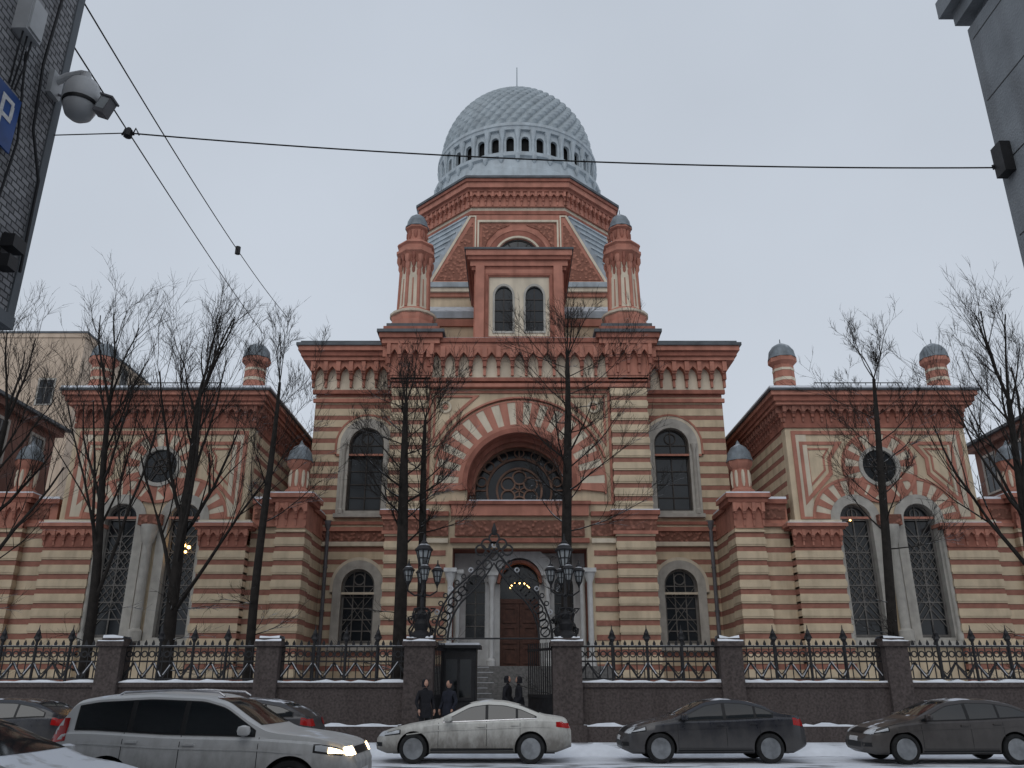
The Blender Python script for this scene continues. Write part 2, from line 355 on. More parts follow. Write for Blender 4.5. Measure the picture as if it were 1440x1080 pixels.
for sx in(-1,1):
    tri=[(4.05,14.72),(1.9,14.72),(2.6,14.05),(3.3,13.35),(4.05,12.2)]; tri2=[(3.95,14.62),(2.2,14.62),(2.7,14.15),(3.4,13.45),(3.95,12.6)]
    S.plate('spandrel','terra',[(sx*a,c) for a,c in tri],[[(sx*a,c) for a,c in tri2]],37.14,37.2)
    S.plate('spandrel_relief','cream_light',circ(sx*3.5,14.15,.3),[circ(sx*3.5,14.15,.2)],37.14,37.2); S.plate('spandrel_relief','terra',circ(sx*3.5,14.15,.12,12),[],37.15,37.2)
S.plate('window_glass','glass',arcz(2.38,9.5),[],39.1,39.15)
S.plate('tracery','tracery',arcz(2.38,9.5),[arcz(2.1,9.62)],38.95,39.1)
ring(S,'tracery','tracery',0,10.55,1.5,1.6,0,pi*2,38.98,39.09,40)
ring(S,'tracery','tracery',0,10.55,1.02,1.12,0,pi*2,38.97,39.095,40)
for i in range(7):
    a=2*pi*i/12; line(S,'tracery','tracery',1.6*math.cos(a),10.55+1.6*math.sin(a),2.15*math.cos(a),10.55+2.15*math.sin(a),.06,38.985,39.08)
for i in range(6):
    a=2*pi*i/6+.52; S.plate('tracery','tracery',circ(.62*math.cos(a),10.55+.62*math.sin(a),.36,16),[circ(.62*math.cos(a),10.55+.62*math.sin(a),.29,16)],38.96+.003*i,39.075+.002*i)
    line(S,'tracery','tracery',0,10.55,.35*math.cos(a),10.55+.35*math.sin(a),.05,38.99,39.07)
for k in range(7):
    a=pi*(k+.5)/7; S.plate('tracery','tracery',circ(1.85*math.cos(a),10.55+1.85*math.sin(a),.26,14),[circ(1.85*math.cos(a),10.55+1.85*math.sin(a),.2,14)],38.99,39.072)
S.box('lintel','terra',-3.1,3.1,36.95,37.25,8.95,9.45); S.box('lintel2','terra_dark',-3.2,3.2,36.85,37.3,9.45,9.6)
S.box('lintel3','red_carved',-2.9,2.9,37.05,37.25,8.05,8.75); S.box('lintel2','terra_dark',-3.1,3.1,36.98,37.3,7.75,7.95)
S.box('lintel_snow','snow',-2.3,2.3,36.9,37.2,9.6,9.65)
for M in both():
    S.box('piers','striped',4.3,6.0,36.95,40.2,.3,15.25)
    rustic(S,4.35,5.95,36.95,40.1,.9,8.1); rustic(S,4.35,5.95,36.95,40.1,9.4,15.1)
    S.box('pier_base','granite_grey',4.2,6.15,36.8,40.1,.3,1.1)
    molding(S,4.3,6.0,36.95,40.3,[(8.1,8.25,.14,'terra'),(8.25,8.75,.1,'red_carved'),(8.75,8.95,.16,'terra'),(8.95,9.15,.26,'terra_dark'),(9.15,9.2,.24,'snow')])
    S.box('belt_mold','cream_light',3.2,4.3,37.05,37.2,7.75,7.95); S.box('belt','red_carved',3.2,4.3,37.1,37.2,8.05,8.75); S.box('belt_mold2','terra_dark',3.2,4.3,37.0,37.2,8.95,9.15)
    for z in [k*PER for k in range(2,13)]: S.box('portal_bands','red_brick',3.3,4.3,37.16,37.2,z,z+PER*FR)
S.M=base
S.box('belt_mold','terra',-6.05,6.05,36.85,40,15.05,15.22); S.box('belt_mold2','terra_dark',-6.1,6.1,36.8,40,15.32,15.5)
S.box('risalit_attic','terra',-6.0,6.0,37.0,44,15.2,17.3)
frieze(S,-4.3,4.3,36.98,15.5,17.0,.66,.6)
molding(S,-6.0,6.0,37.0,44,[(17.0,17.2,.4,'terra'),(17.2,17.42,.5,'terra_dark')])
S.box('ledge_snow','snow',-4.3,4.3,36.6,38,17.42,17.47)
for M in both():
    S.box('pier_head','terra',4.2,6.15,36.8,39.2,15.4,17.4)
    frieze(S,4.15,6.2,36.78,15.6,17.1,.5,.5,back='terra')
    S.M=sideM(M,6.15,36.8)@Matrix(((1,0,0,0),(0,-1,0,0),(0,0,1,0),(0,0,0,1)))
    frieze(S,0,2.4,0.02,15.6,17.1,.5,.5,back='terra'); S.M=M
    molding(S,4.25,6.1,36.85,39.1,[(17.1,17.35,.45,'terra'),(17.35,17.6,.58,'terra_dark'),(17.6,17.75,.68,'roof_metal'),(17.75,18.0,.42,'terra_dark'),(18.0,18.2,.3,'roof_metal')])
    cx,cy=5.3,37.9; r8=pi/8
    S.lathe('turret_base','terra',cx,cy,[(1.15,18.2),(1.15,18.6),(1.05,18.65),(1.12,18.9),(1.05,19.1),(.9,19.35)],8,r8)
    S.lathe('turret_ring','cream_light',cx,cy,[(.92,18.95),(1.16,19.0),(1.18,19.1),(.9,19.25)],16)
    S.lathe('turret_shaft','cream_light',cx,cy,[(.82,19.3),(.78,19.6),(.72,21.9),(.72,22.2)],8,r8)
    for i in range(8):
        a=i*pi/4+r8; S.tube('turret_ribs','terra',[(cx+.78*math.cos(a),cy+.78*math.sin(a),19.4),(cx+.72*math.cos(a),cy+.72*math.sin(a),22.0)],.085,6)
        am=a+pi/8; S.tube('turret_ribs2','terra',[(cx+.735*math.cos(am),cy+.735*math.sin(am),19.5),(cx+.68*math.cos(am),cy+.68*math.sin(am),21.0)],.035,6)
        for dz,rr in((21.2,.72),(21.6,.82),(22.0,.92)):
            S.lathe('turret_corbels','terra',cx+rr*math.cos(a)*.92,cy+rr*math.sin(a)*.92,[(.02,dz-.25),(.13,dz),(.13,dz+.25)],6)
            a2=a+pi/8; S.lathe('turret_corbels','terra_dark',cx+rr*math.cos(a2)*.86,cy+rr*math.sin(a2)*.86,[(.02,dz-.05),(.11,dz+.2),(.11,dz+.4)],6)
    S.lathe('turret_head','terra',cx,cy,[(.74,21.9),(.9,22.35),(1.02,22.45),(1.02,22.6),(.9,22.65),(.9,22.85),(1.0,22.95),(.95,23.05),(.5,23.1)],8,r8)
    S.lathe('turret_head2','terra',cx,cy,[(.6,23.05),(.6,23.25),(.46,23.35),(.46,23.95),(.6,24.05),(.6,24.15)],8,r8)
    for i in range(8):
        a=i*pi/4; S.lathe('turret_head3','terra_dark',cx+.44*math.cos(a),cy+.44*math.sin(a),[(.04,23.45),(.1,23.6),(.1,23.85),(.04,23.95)],6)
    S.lathe('turret_domes','turret_metal',cx,cy,[(.62,24.14),(.62,24.2),(.55,24.25),(.52,24.5),(.38,24.8),(.15,24.98),(.03,25.05),(.02,25.3)],16)
# ---- attic tower with paired windows
S.M=base
S.box('attic_body','terra',-2.25,2.25,37.35,43,17.4,22.0)
holes=[arch(sx*.76,.46,18.0,19.95,12,1.25) for sx in(-1,1)]
S.plate('attic_panel','cream_light',rect(-1.5,1.5,17.75,21.0),holes,37.2,37.34)
S.plate('attic_frame','terra',rect(-2.05,2.05,17.5,21.4),[rect(-1.5,1.5,17.75,21.0)],37.12,37.34)
S.plate('attic_frame2','terra_dark',rect(-1.66,1.66,17.68,21.16),[rect(-1.54,1.54,17.7,21.04)],37.07,37.13)
for sx in(-1,1):
    S.plate('window_glass','glass',arch(sx*.76,.47,17.98,19.95,12,1.25),[],37.31,37.345)
    S.plate('window_surrounds','stone_frame',arch(sx*.76,.54,17.95,19.95,12,1.25),[arch(sx*.76,.44,18.05,19.95,12,1.25)],37.15,37.3)
    S.box('window_bars','muntin_dark',sx*.76-.025,sx*.76+.025,37.27,37.305,18.05,20.4)
    for z in(18.6,19.2,19.8): S.box('window_bars','muntin_dark',sx*.76-.44,sx*.76+.44,37.275,37.3,z-.02,z+.02)
    S.box('attic_pilaster','terra',sx*1.95-.22,sx*1.95+.22,37.0,37.36,17.45,21.6)
molding(S,-2.25,2.25,37.3,43,[(21.4,21.6,.12,'terra_dark'),(21.6,21.9,.2,'terra'),(21.9,22.1,.33,'terra_dark'),(22.1,22.4,.42,'terra'),(22.4,22.5,.5,'roof_metal')])
# ---- square tower base, octagon and dome
CY=48.3
S.box('tower_base','cream',-5.4,5.4,42.8,53.8,17.5,23.3)
S.box('tower_base_band','terra',-5.5,5.5,42.7,53.9,21.2,21.5)
molding(S,-5.4,5.4,42.8,53.8,[(22.6,22.85,.15,'terra'),(22.85,23.1,.3,'cream_light'),(23.1,23.4,.4,'roof_grey')])
S.poly('ledge_roof','roof_grey',[(-6,41.2,21.0),(6,41.2,21.0),(5.7,42.75,22.0),(-5.7,42.75,22.0),(-6,41.2,20.6),(6,41.2,20.6)],[(0,1,2,3),(4,5,1,0)])
S.box('shoulder_block','cream',-5.9,5.9,41.3,53,17.4,20.7); S.box('shoulder_mold','terra',-6.05,6.05,41.15,53,20.1,20.5)
S.box('shoulder_mold','terra',-6.05,6.05,41.2,53,18.4,18.6)
def octo(R,f,cy=CY): return [(-f,cy-R),(f,cy-R),(R,cy-f),(R,cy+f),(f,cy+R),(-f,cy+R),(-R,cy+f),(-R,cy-f)]
S.hprism('octagon_wall','terra',octo(5.48,2.7),23.3,28.2)
hole=arch(0,1.25,23.9,25.1)
S.plate('octagon_front','terra',[(-5.15,23.4),(5.15,23.4),(2.85,27.9),(-2.85,27.9)],[rect(-2.35,2.35,23.45,27.5)],42.62,42.82)
S.plate('octagon_front2','terra',rect(-2.35,2.35,23.45,27.5),[hole],42.7,42.84)
S.plate('octagon_frame','cream_light',rect(-2.38,2.38,23.4,27.55),[rect(-2.28,2.28,23.5,27.42)],42.56,42.7)
ring(S,'octagon_arch','cream_light',0,25.1,1.28,1.4,0,pi,42.58,42.7); ring(S,'octagon_arch2','terra_dark',0,25.1,1.4,1.75,0,pi,42.6,42.7)
ring(S,'octagon_arch','terra',0,25.1,1.75,1.88,0,pi,42.57,42.7)
for sx in(-1,1):
    S.plate('octagon_carved','terra_carved',[(sx*2.1,27.25),(sx*.5,27.25),(sx*1.2,26.95),(sx*1.75,26.3),(sx*2.1,25.4)],[],42.64,42.7)
    S.plate('octagon_carved','terra_carved',[(sx*4.75,23.6),(sx*2.65,23.6),(sx*2.65,27.4)],[],42.58,42.62)
    S.plate('octagon_frame','cream_light',[(sx*5.15,23.42),(sx*2.45,23.42),(sx*2.45,27.85),(sx*2.87,27.85)],[[(sx*4.95,23.5),(sx*2.53,23.5),(sx*2.53,27.77),(sx*2.77,27.77)]],42.57,42.62)
S.plate('window_glass','glass',arch(0,1.26,23.88,25.1),[],42.8,42.85)
for i in range(1,6):
    a=pi*i/6; line(S,'window_bars','muntin_dark',0,25.1,1.25*math.cos(a),25.1+1.25*math.sin(a),.05,42.76,42.79)
ring(S,'window_bars','muntin_dark',0,25.1,.6,.66,0,pi,42.755,42.795); ring(S,'window_bars','muntin_dark',0,25.1,1.15,1.28,0,pi,42.75,42.8)
S.box('window_bars','muntin_dark',-1.25,1.25,42.75,42.79,25.05,25.13)
for M in both():
    for sy in (1,-1):
        A=Vector((2.7,CY-sy*5.5)); Bq=Vector((5.5,CY-sy*2.7)); C=Vector((5.5,CY-sy*5.5)); I=Vector((2.6,CY-sy*2.6))
        n=9
        for i in range(n):
            s=(i)/n; P=C+(A-C)*s; Q=C+(Bq-C)*s
            z0=23.35+4.6*i/n
            S.hprism('broach_steps','roof_grey',[P,Q,Bq,I,A],z0,z0+4.6/n-.002)
            d=Vector((1,-sy)).normalized()*.06
            S.hprism('broach_lips','drum_white',[P+d,Q+d,Q,P],z0+4.6/n-.1,z0+4.6/n)
def ocorn(L):
    for z0,z1,pr,m in L:
        R=5.5+pr; S.hprism('octcornice_'+m,m,octo(R,2.7+pr*.45),z0,z1)
S.M=base
ocorn([(27.8,27.95,.12,'cream_light'),(27.95,28.2,.2,'terra_dark'),(28.2,28.5,.15,'cream_light'),(28.5,29.3,.22,'terra'),(29.3,29.5,.55,'terra_dark'),(29.5,29.85,.7,'terra'),(29.85,30.05,.8,'terra_dark'),(30.05,30.2,.88,'roof_metal')])
pts=octo(5.78,2.82)
for i in range(8):
    a=Vector((*pts[i],0)); c=Vector((*pts[(i+1)%8],0)); d=(c-a); Ln=d.length; d.normalize(); nrm=Vector((d.y,-d.x,0))
    S.M=base@Matrix(((d.x,-nrm.x,0,a.x),(d.y,-nrm.y,0,a.y),(0,0,1,0),(0,0,0,1)))
    frieze(S,.05,Ln-.05,.0,28.42,29.33,.42,.33,back='terra')
S.M=base
S.hprism('octagon_roof','drum_white',octo(6.2,2.95),30.2,30.35)
S.lathe('drum_skirt','drum_white',0,CY,[(5.9,30.3),(5.75,30.7),(5.62,30.75),(5.6,31.3),(5.5,31.4),(5.45,32.1),(5.6,32.2),(5.62,32.4),(5.2,32.55),(5.0,32.6)],64)
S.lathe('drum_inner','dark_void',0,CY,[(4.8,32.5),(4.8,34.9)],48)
N=34
for i in range(N):
    a=2*pi*i/N
    S.M=base@Matrix.Translation((0,CY,0))@Matrix.Rotation(a,4,'Z')@Matrix.Rotation(pi/2,4,'Z')
    # arcade bay: plate with arched opening, local x tangent, y=-r outward
    w=pi*5.1/N+.01
    S.plate('drum_arcade','drum_white',rect(-w,w,32.55,34.4),[arch(0,w*.5,32.8,33.65,8)],-5.12,-4.92)
    a2=2*pi*(i+.5)/N; S.M=base@Matrix.Translation((0,CY,0))@Matrix.Rotation(a2,4,'Z')
    S.lathe('drum_columns','drum_white',5.2,0,[(.13,32.6),(.13,32.75),(.085,32.8),(.085,33.6),(.15,33.8),(.2,34.15),(.22,34.3)],8)
    S.lathe('drum_scallops','drum_white',5.5,0,[(.02,31.75),(.16,32.0),(.18,32.3)],8)
S.M=base
S.lathe('drum_top','drum_white',0,CY,[(4.9,34.25),(5.3,34.3),(5.34,34.5),(5.4,34.55),(5.4,34.75),(5.2,34.85)],64)
nu,nv=506,110; vs=[];fs=[]
for j in range(nv+1):
    v=j/nv; el=-.04+ (pi/2+.04)*v
    rr=5.2*math.cos(el)**.94 if el<pi/2-1e-3 else 0.0
    z=35.0+5.4*math.sin(el)
    for i in range(nu):
        u=2*pi*i/nu
        ph=(u*46/(2*pi)- v*10.0)%1.
        d=.17*(1-(2*ph-1)**2)*math.cos(el)**.6
        ph2=(v*22+ .15*math.sin(2*pi*ph))%1.; d+=.05*(1-ph2)
        R=max(rr-.2+d,0); vs.append((R*math.cos(u),CY+R*math.sin(u),z))
for j in range(nv):
    for i in range(nu): fs.append((j*nu+i,j*nu+(i+1)%nu,(j+1)*nu+(i+1)%nu,(j+1)*nu+i))
S.add('dome','dome_metal',vs,fs)
S.lathe('dome_cap','dome_metal',0,CY,[(.8,40.15),(.5,40.36),(.12,40.42),(.06,40.7),(.045,41.6),(.035,43.6)],12)
# ---- pavilions and links
def roundel(b,cx,cz,yf):
    b.plate('window_glass','glass',circ(cx,cz,.78),[],yf+.02,yf+.06)
    b.plate('rose_frame','stone_frame',circ(cx,cz,.92),[circ(cx,cz,.76)],yf-.14,yf+.05)
    for k in range(6):
        a=k*pi/3; line(b,'window_bars','muntin_dark',cx,cz,cx+.75*math.cos(a),cz+.75*math.sin(a),.05,yf-.03,yf+.012)
    b.plate('window_bars','muntin_dark',circ(cx,cz,.36),[circ(cx,cz,.3)],yf-.04,yf+.015)
    vouss(b,cx,cz,.92,1.55,0,2*pi,24,yf-.06,yf+.0)
    b.plate('rose_ring','terra',circ(cx,cz,1.66,36),[circ(cx,cz,1.53,36)],yf-.11,yf)
for M in both():
    xa,xb,yf=12.0,20.1,36.0; xc=16.0
    wins=[arch(xc+s*1.38,1.0,3.65,8.6) for s in(-1,1)]
    S.plate('pavilion_wall','cream',rect(xa,xb,.3,13.0),wins+[circ(xc,10.95,.95)],yf,yf+.5)
    S.box('pavilion_sides','striped',xa-.01,xb+.01,yf+.5,50,.3,13.0)
    S.plate('pav_frame','terra',rect(xa+.25,xb-.25,8.6,12.6),[rect(xa+.42,xb-.42,8.7,12.43)],yf-.06,yf)
    for s in(-1,1):
        S.plate('pav_frame2','terra',[(xc+s*3.45,12.1),(xc+s*1.5,12.1),(xc+s*2.1,11.3),(xc+s*2.1,10.6),(xc+s*3.45,9.2)],[[(xc+s*3.3,11.95),(xc+s*1.85,11.95),(xc+s*2.25,11.35),(xc+s*2.25,10.68),(xc+s*3.3,9.58)]],yf-.05,yf)
        S.plate('pav_panel','terra',[(xc+s*3.15,11.8),(xc+s*2.12,11.8),(xc+s*2.38,11.4),(xc+s*2.38,10.78),(xc+s*3.15,10.0)],[[(xc+s*3.07,11.72),(xc+s*2.25,11.72),(xc+s*2.46,11.42),(xc+s*2.46,10.82),(xc+s*3.07,10.2)]],yf-.03,yf)
    roundel(S,xc,10.95,yf)
    for s in(-1,1):
        wx=xc+s*1.38
        if s<0: vouss(S,wx,8.6,1.08,1.72,.75,pi,13,yf-.05,yf)
        else: vouss(S,wx,8.6,1.08,1.72,0,pi-.75,13,yf-.05,yf)
        ring(S,'pav_arch','terra',wx,8.6,1.72,1.84,(.75 if s<0 else 0),(pi if s<0 else pi-.75),yf-.09,yf)
        S.plate('window_surrounds','stone_frame',arch(wx,1.08,3.5,8.6),[arch(wx,.68,3.65,8.6)],yf-.08,yf+.35)
        window(S,wx,.66,3.7,8.6,yf+.32,2,8,lattice=True)
        S.lathe('window_columns','stone_frame',wx+s*.88,yf-.12,[(.15,3.5),(.15,3.8),(.1,3.9),(.1,7.9),(.17,8.2),(.19,8.45)],10)
    S.lathe('window_columns','stone_frame',xc,yf-.2,[(.3,3.5),(.3,3.9),(.2,4.0),(.2,7.5),(.26,7.6),(.36,8.1),(.36,8.3)],12)
    S.box('column_cap','red_carved',xc-.5,xc+.5,yf-.35,yf,8.3,8.75); S.box('sills','stone_frame',xc-2.6,xc+2.6,yf-.25,yf+.1,3.3,3.5)
    for p0,p1 in((11.75,13.75),(18.3,20.4)):
        S.box('piers','striped',p0,p1,35.75,36.6,.3,7.45); rustic(S,p0+.05,p1-.05,35.75,36.5,.9,7.3)
        S.box('pier_base','granite_grey',p0-.12,p1+.12,35.6,36.5,.3,1.1)
        frieze(S,p0,p1,35.72,7.35,8.1,.4,.25,back='terra_dark')
        molding(S,p0,p1,35.72,36.2,[(8.1,8.2,.2,'terra_dark'),(8.2,8.35,.3,'terra'),(8.35,8.5,.12,'cream_light')])
        S.box('ledge_snow','snow',p0-.25,p1+.25,35.45,35.99,8.352,8.38)
    for q0,q1 in((xa+.42,xa+.9),(xb-.9,xb-.42)): S.box('pav_strip','cream_light',q0,q1,yf-.04,yf,8.7,12.43)
    S.box('pav_band','terra_dark',xa-.06,xb+.06,yf-.08,48,12.75,12.95)
    frieze(S,xa,xb,yf-.03,12.95,13.75,.42,.35,back='terra_dark',mf='red_brick')
    S.M=sideM(M,xa,yf); frieze(S,0,12,-.03,12.95,13.75,.42,.35,back='terra_dark',mf='red_brick'); S.M=M
    molding(S,xa,xb,yf,48,[(12.95,13.75,.02,'terra_dark'),(13.75,13.9,.4,'terra'),(13.9,14.15,.5,'terra_dark'),(14.15,14.35,.62,'terra'),(14.35,14.45,.72,'roof_metal')])
    S.box('roofs','snow',xa-.68,xb+.68,yf-.68,48,14.452,14.56)
    S.hprism('roofs','roof_metal',[(xa+.6,yf+1.5),(xb-.6,yf+1.5),(xb-.6,47),(xa+.6,47)],14.56,14.9)
    for tx in(12.5,19.75):
        S.lathe('pav_turret','terra',tx,36.7,[(.62,14.5),(.62,14.9),(.5,15.0),(.48,16.0),(.66,16.15),(.66,16.35),(.52,16.4)],8,pi/8)
        S.lathe('pav_turret2','cream_light',tx,36.7,[(.51,15.2),(.51,15.35)],8,pi/8); S.lathe('pav_turret2','cream_light',tx,36.7,[(.505,15.7),(.505,15.82)],8,pi/8)
        S.lathe('pav_turret_dome','turret_metal',tx,36.7,[(.66,16.36),(.62,16.5),(.58,16.75),(.4,17.0),(.15,17.15),(.03,17.2),(.02,17.4)],16)
    for xx in [14+.35*k for k in range(13)]: S.tube('roof_rail','iron',[(xx,37,14.5),(xx,37,15.3)],.02,4)
    for zz in(14.9,15.3): S.tube('roof_rail','iron',[(14,37,zz),(18.2,37,zz)],.025,4)
    for (l0,l1,t) in((9.4,11.75,9.95),(20.3,23.2,22.2)):
        yb=40.4 if l0<12 else 46
        S.box('link_wall','striped',l0+.05,l1,36.25,yb,.3,8.3)
        S.box('link_top','terra',l0+.05,l1,36.22,yb,8.3,9.4)
        S.box('link_panel','red_carved',l0+.2 if l0<12 else l0+.4,l1-.1,36.16,36.22,8.65,9.1)
        S.box('link_corn','terra_dark',l0-.05,l1,36.02,40.4,9.3,9.5); S.box('link_corn2','terra',l0-.0,l1,36.1,40.4,8.3,8.45)
        S.box('ledge_snow','snow',l0,l1,36.1,39.9,9.502,9.62)
        p0,p1=t-.62,t+.62
        S.box('piers','striped',p0,p1,35.95,37.3,.3,8.2); rustic(S,p0+.04,p1-.04,35.95,37.2,.9,8.1)
        S.box('pier_base','granite_grey',p0-.1,p1+.1,35.8,37.3,.3,1.1)
        frieze(S,p0,p1,35.92,8.2,9.3,.41,.3,back='terra'); molding(S,p0,p1,35.95,37.2,[(8.2,9.3,.0,'terra'),(9.3,9.5,.25,'terra_dark'),(9.5,9.68,.35,'terra'),(9.68,9.74,.33,'snow')])
        S.lathe('link_turret','terra',t,36.5,[(.55,9.7),(.55,9.95),(.42,10.05),(.4,10.9),(.55,11.1),(.58,11.3),(.5,11.35)],8,pi/8)
        for i in range(8):
            a=i*pi/4; S.lathe('link_turret2','cream_light',t+.38*math.cos(a),36.5+.38*math.sin(a),[(.04,10.1),(.08,10.3),(.08,10.7),(.04,10.85)],6)
        S.lathe('link_turret_dome','turret_metal',t,36.5,[(.6,11.3),(.56,11.45),(.5,11.7),(.34,11.95),(.12,12.1),(.02,12.3)],16)
    S.box('rear_block','terra',10.6,12.2,44,56,.3,14.2); S.box('rear_roof','roof_metal',10.4,12.4,43.8,56,14.2,14.5)
# ---- entrance portal
S.M=base
door=arch(0,.9,2.5,6.15,14,1.1); sw=[arch(s*2.02,.44,3.8,6.1,12,1.1) for s in(-1,1)]
S.plate('portal_white','white_portal',rect(-3.0,3.0,2.5,7.55),[door]+sw,38.9,39.2)
S.box('portal_dark','dark_void',-3,3,39.75,39.9,2.5,7.55)
S.plate('portal_gable','white_portal',[(-1.5,6.2),(-1.5,7.1),(0,8.35),(1.5,7.1),(1.5,6.2)]+[(1.02*math.cos(pi*i/14),6.2+1.08*math.sin(pi*i/14)) for i in range(0,15)],[],38.4,38.9)
ring(S,'portal_ring','terra_dark',0,6.15,.9,1.02,0,pi,38.35,38.9,20)
for s in(-1,1):
    for xx,yy in((s*1.26,38.35),(s*2.78,37.7),(s*3.05,37.05)):
        S.lathe('portal_columns','white_portal',xx,yy,[(.2,2.5),(.2,2.8),(.12,2.9),(.12,6.0),(.22,6.3),(.25,6.45)],12)
        S.box('portal_columns','white_portal',xx-.28,xx+.28,yy-.28,yy+.28,6.45,6.62)
    S.plate('window_glass','glass',arch(s*2.02,.45,3.78,6.1,12,1.1),[],39.1,39.13)
    S.box('window_bars','muntin',s*2.02-.025,s*2.02+.025,39.05,39.09,3.8,6.5)
    for z in(4.3,4.8,5.3,5.8,6.2): S.box('window_bars','muntin',s*2.02-.43,s*2.02+.43,39.055,39.095,z-.02,z+.02)
    S.box('doors','wood_door',min(0.01*s,.9*s),max(.01*s,.9*s),39.05,39.15,2.5,5.3)
    for z0,z1 in((2.7,3.4),(3.55,4.3),(4.45,5.15)):
        S.plate('door_panels','wood_door',rect(s*.45-.3,s*.45+.3,z0,z1),[rect(s*.45-.22,s*.45+.22,z0+.08,z1-.08)],39.0,39.05)
S.box('doors','wood_door',-.92,.92,39.0,39.16,5.3,5.5)
S.plate('window_glass','glass',arch(0,.91,5.5,6.15,14,1.1),[],39.12,39.15)
for i in range(7):
    a=pi*i/6; S.lathe('chandelier','warm_lamp',.42*math.cos(a),38.9,[(.0,5.95+.2*math.sin(a)),(.045,6.0+.2*math.sin(a)),(.0,6.05+.2*math.sin(a))],8)
S.tube('lantern_chain','iron',[(0,38.7,7.2),(0,38.7,6.3)],.015,4)
S.M=mir
for (lx,lz,lr) in((14.85,7.45,.13),(14.6,7.5,.15),(14.38,7.42,.13),(14.7,7.25,.1),(14.5,7.22,.1)): S.lathe('interior_lamps','warm_lamp',lx,36.24,[(0,lz-lr*.6),(lr*.55,lz-lr*.3),(lr*.6,lz),(lr*.45,lz+lr*.4),(0,lz+lr*.6)],10)
S.M=base
S.lathe('interior_lamps','warm_lamp',14.5,36.25,[(0,8.55),(.05,8.6),(0,8.65)],8)
S.box('landing','granite_grey',-3.6,3.6,34.6,39.6,.3,2.5)
for i in range(11):
    S.box('steps','granite_grey',-2.2,2.2,31.2+.31*i,34.7,.35+.19*i-.02,.35+.19*(i+1)); 
    S.box('step_snow','snow_dirty',-2.15,-1.3+random.random()*.5,31.22+.31*i,31.45+.31*i,.35+.19*(i+1),.35+.19*(i+1)+.02)
S.finish(normals=True)

# ------------------------------------------------------------------ ground, road, pavement
def sheet(name,m,x0,x1,y0,y1,z):
    me=bpy.data.meshes.new(name); me.from_pydata([(x0,y0,z),(x1,y0,z),(x1,y1,z),(x0,y1,z)],[],[(0,1,2,3)]); me.materials.append(MATS[m]); o=bpy.data.objects.new(name,me); scene.collection.objects.link(o); return o
def slush(name,dark,light,sc,lo,hi,ymask=None,rough=.35):
    m=bpy.data.materials.new(name); m.use_nodes=True; nt=m.node_tree; L=nt.links.new; p=nt.nodes['Principled BSDF']
    geo=nd(nt,'ShaderNodeNewGeometry'); mp=nd(nt,'ShaderNodeMapping'); mp.inputs['Scale'].default_value=(.45,1.3,1); L(geo.outputs['Position'],mp.inputs['Vector'])
    n=nd(nt,'ShaderNodeTexNoise'); n.inputs['Scale'].default_value=sc; n.inputs['Detail'].default_value=9; n.inputs['Roughness'].default_value=.65; L(mp.outputs['Vector'],n.inputs['Vector'])
    val=n.outputs['Fac']
    if ymask:
        s=nd(nt,'ShaderNodeSeparateXYZ'); L(geo.outputs['Position'],s.inputs[0])
        r0=nd(nt,'ShaderNodeMapRange'); r0.inputs['From Min'].default_value=ymask[0]; r0.inputs['From Max'].default_value=ymask[1]; r0.inputs['To Max'].default_value=ymask[2]; L(s.outputs['Y'],r0.inputs['Value'])
        ad=nd(nt,'ShaderNodeMath',operation='ADD'); L(val,ad.inputs[0]); L(r0.outputs['Result'],ad.inputs[1]); val=ad.outputs[0]
    r=nd(nt,'ShaderNodeMapRange'); r.inputs['From Min'].default_value=lo; r.inputs['From Max'].default_value=hi; L(val,r.inputs['Value'])
    mx=nd(nt,'ShaderNodeMix',data_type='RGBA'); mx.inputs['A'].default_value=(*dark,1); mx.inputs['B'].default_value=(*light,1); L(r.outputs['Result'],mx.inputs['Factor']); L(mx.outputs['Result'],p.inputs['Base Color'])
    r2=nd(nt,'ShaderNodeMapRange'); r2.inputs['To Min'].default_value=rough; r2.inputs['To Max'].default_value=.85; L(r.outputs['Result'],r2.inputs['Value']); L(r2.outputs['Result'],p.inputs['Roughness'])
    bp=nd(nt,'ShaderNodeBump'); bp.inputs['Strength'].default_value=.8; bp.inputs['Distance'].default_value=.05; L(n.outputs['Fac'],bp.inputs['Height']); L(bp.outputs['Normal'],p.inputs['Normal'])
    MATS[name]=m
slush('asphalt_slush',(.05,.05,.053),(.72,.75,.80),1.3,.47,.60,(18.5,23.0,.16),.3)
slush('pavement_snow',(.2,.2,.205),(.74,.77,.82),1.5,.36,.48)
slush('court_snow',(.2,.2,.2),(.68,.71,.76),.8,.35,.5)
sheet('ground','court_snow',-1000,1000,-900,1100,-.01)
sheet('road','asphalt_slush',-200,200,8.2,25,.0)
sheet('side_street_road','asphalt_slush',-4.2,4.2,-60,8.2,.0)
b=B('pavement'); b.box('slab','pavement_snow',-200,200,25.18,28.6,-.02,.13); b.box('kerb','granite_grey',-200,200,25.0,25.18,-.02,.135)
for sx in(-1,1):
    x0,x1=sorted((sx*4.3,sx*5.5)); b.box('near_slab','pavement_snow',x0,x1,-60,7.6,-.02,.12)
b.finish()
b=B('courtyard_ground'); b.box('court','court_snow',-60,60,28.9,62,-.02,.34); b.finish()
b=B('snow_bank',root=False)
vs=[];fs=[];n=500
prof=[(-.7,0),(-.45,.13),(-.1,.26),(.2,.24),(.45,.14),(.7,.1)]
for i in range(n+1):
    x=-40+80*i/n; h=.4+.75*abs(math.sin(x*.9+math.sin(x*2.3)))*random.uniform(.6,1)
    for (py,pz) in prof: vs.append((x+random.uniform(-.05,.05),24.75+py*(.8+.4*random.random()),pz*h+random.uniform(0,.04)*(pz>0)+(.0 if pz else -.01)))
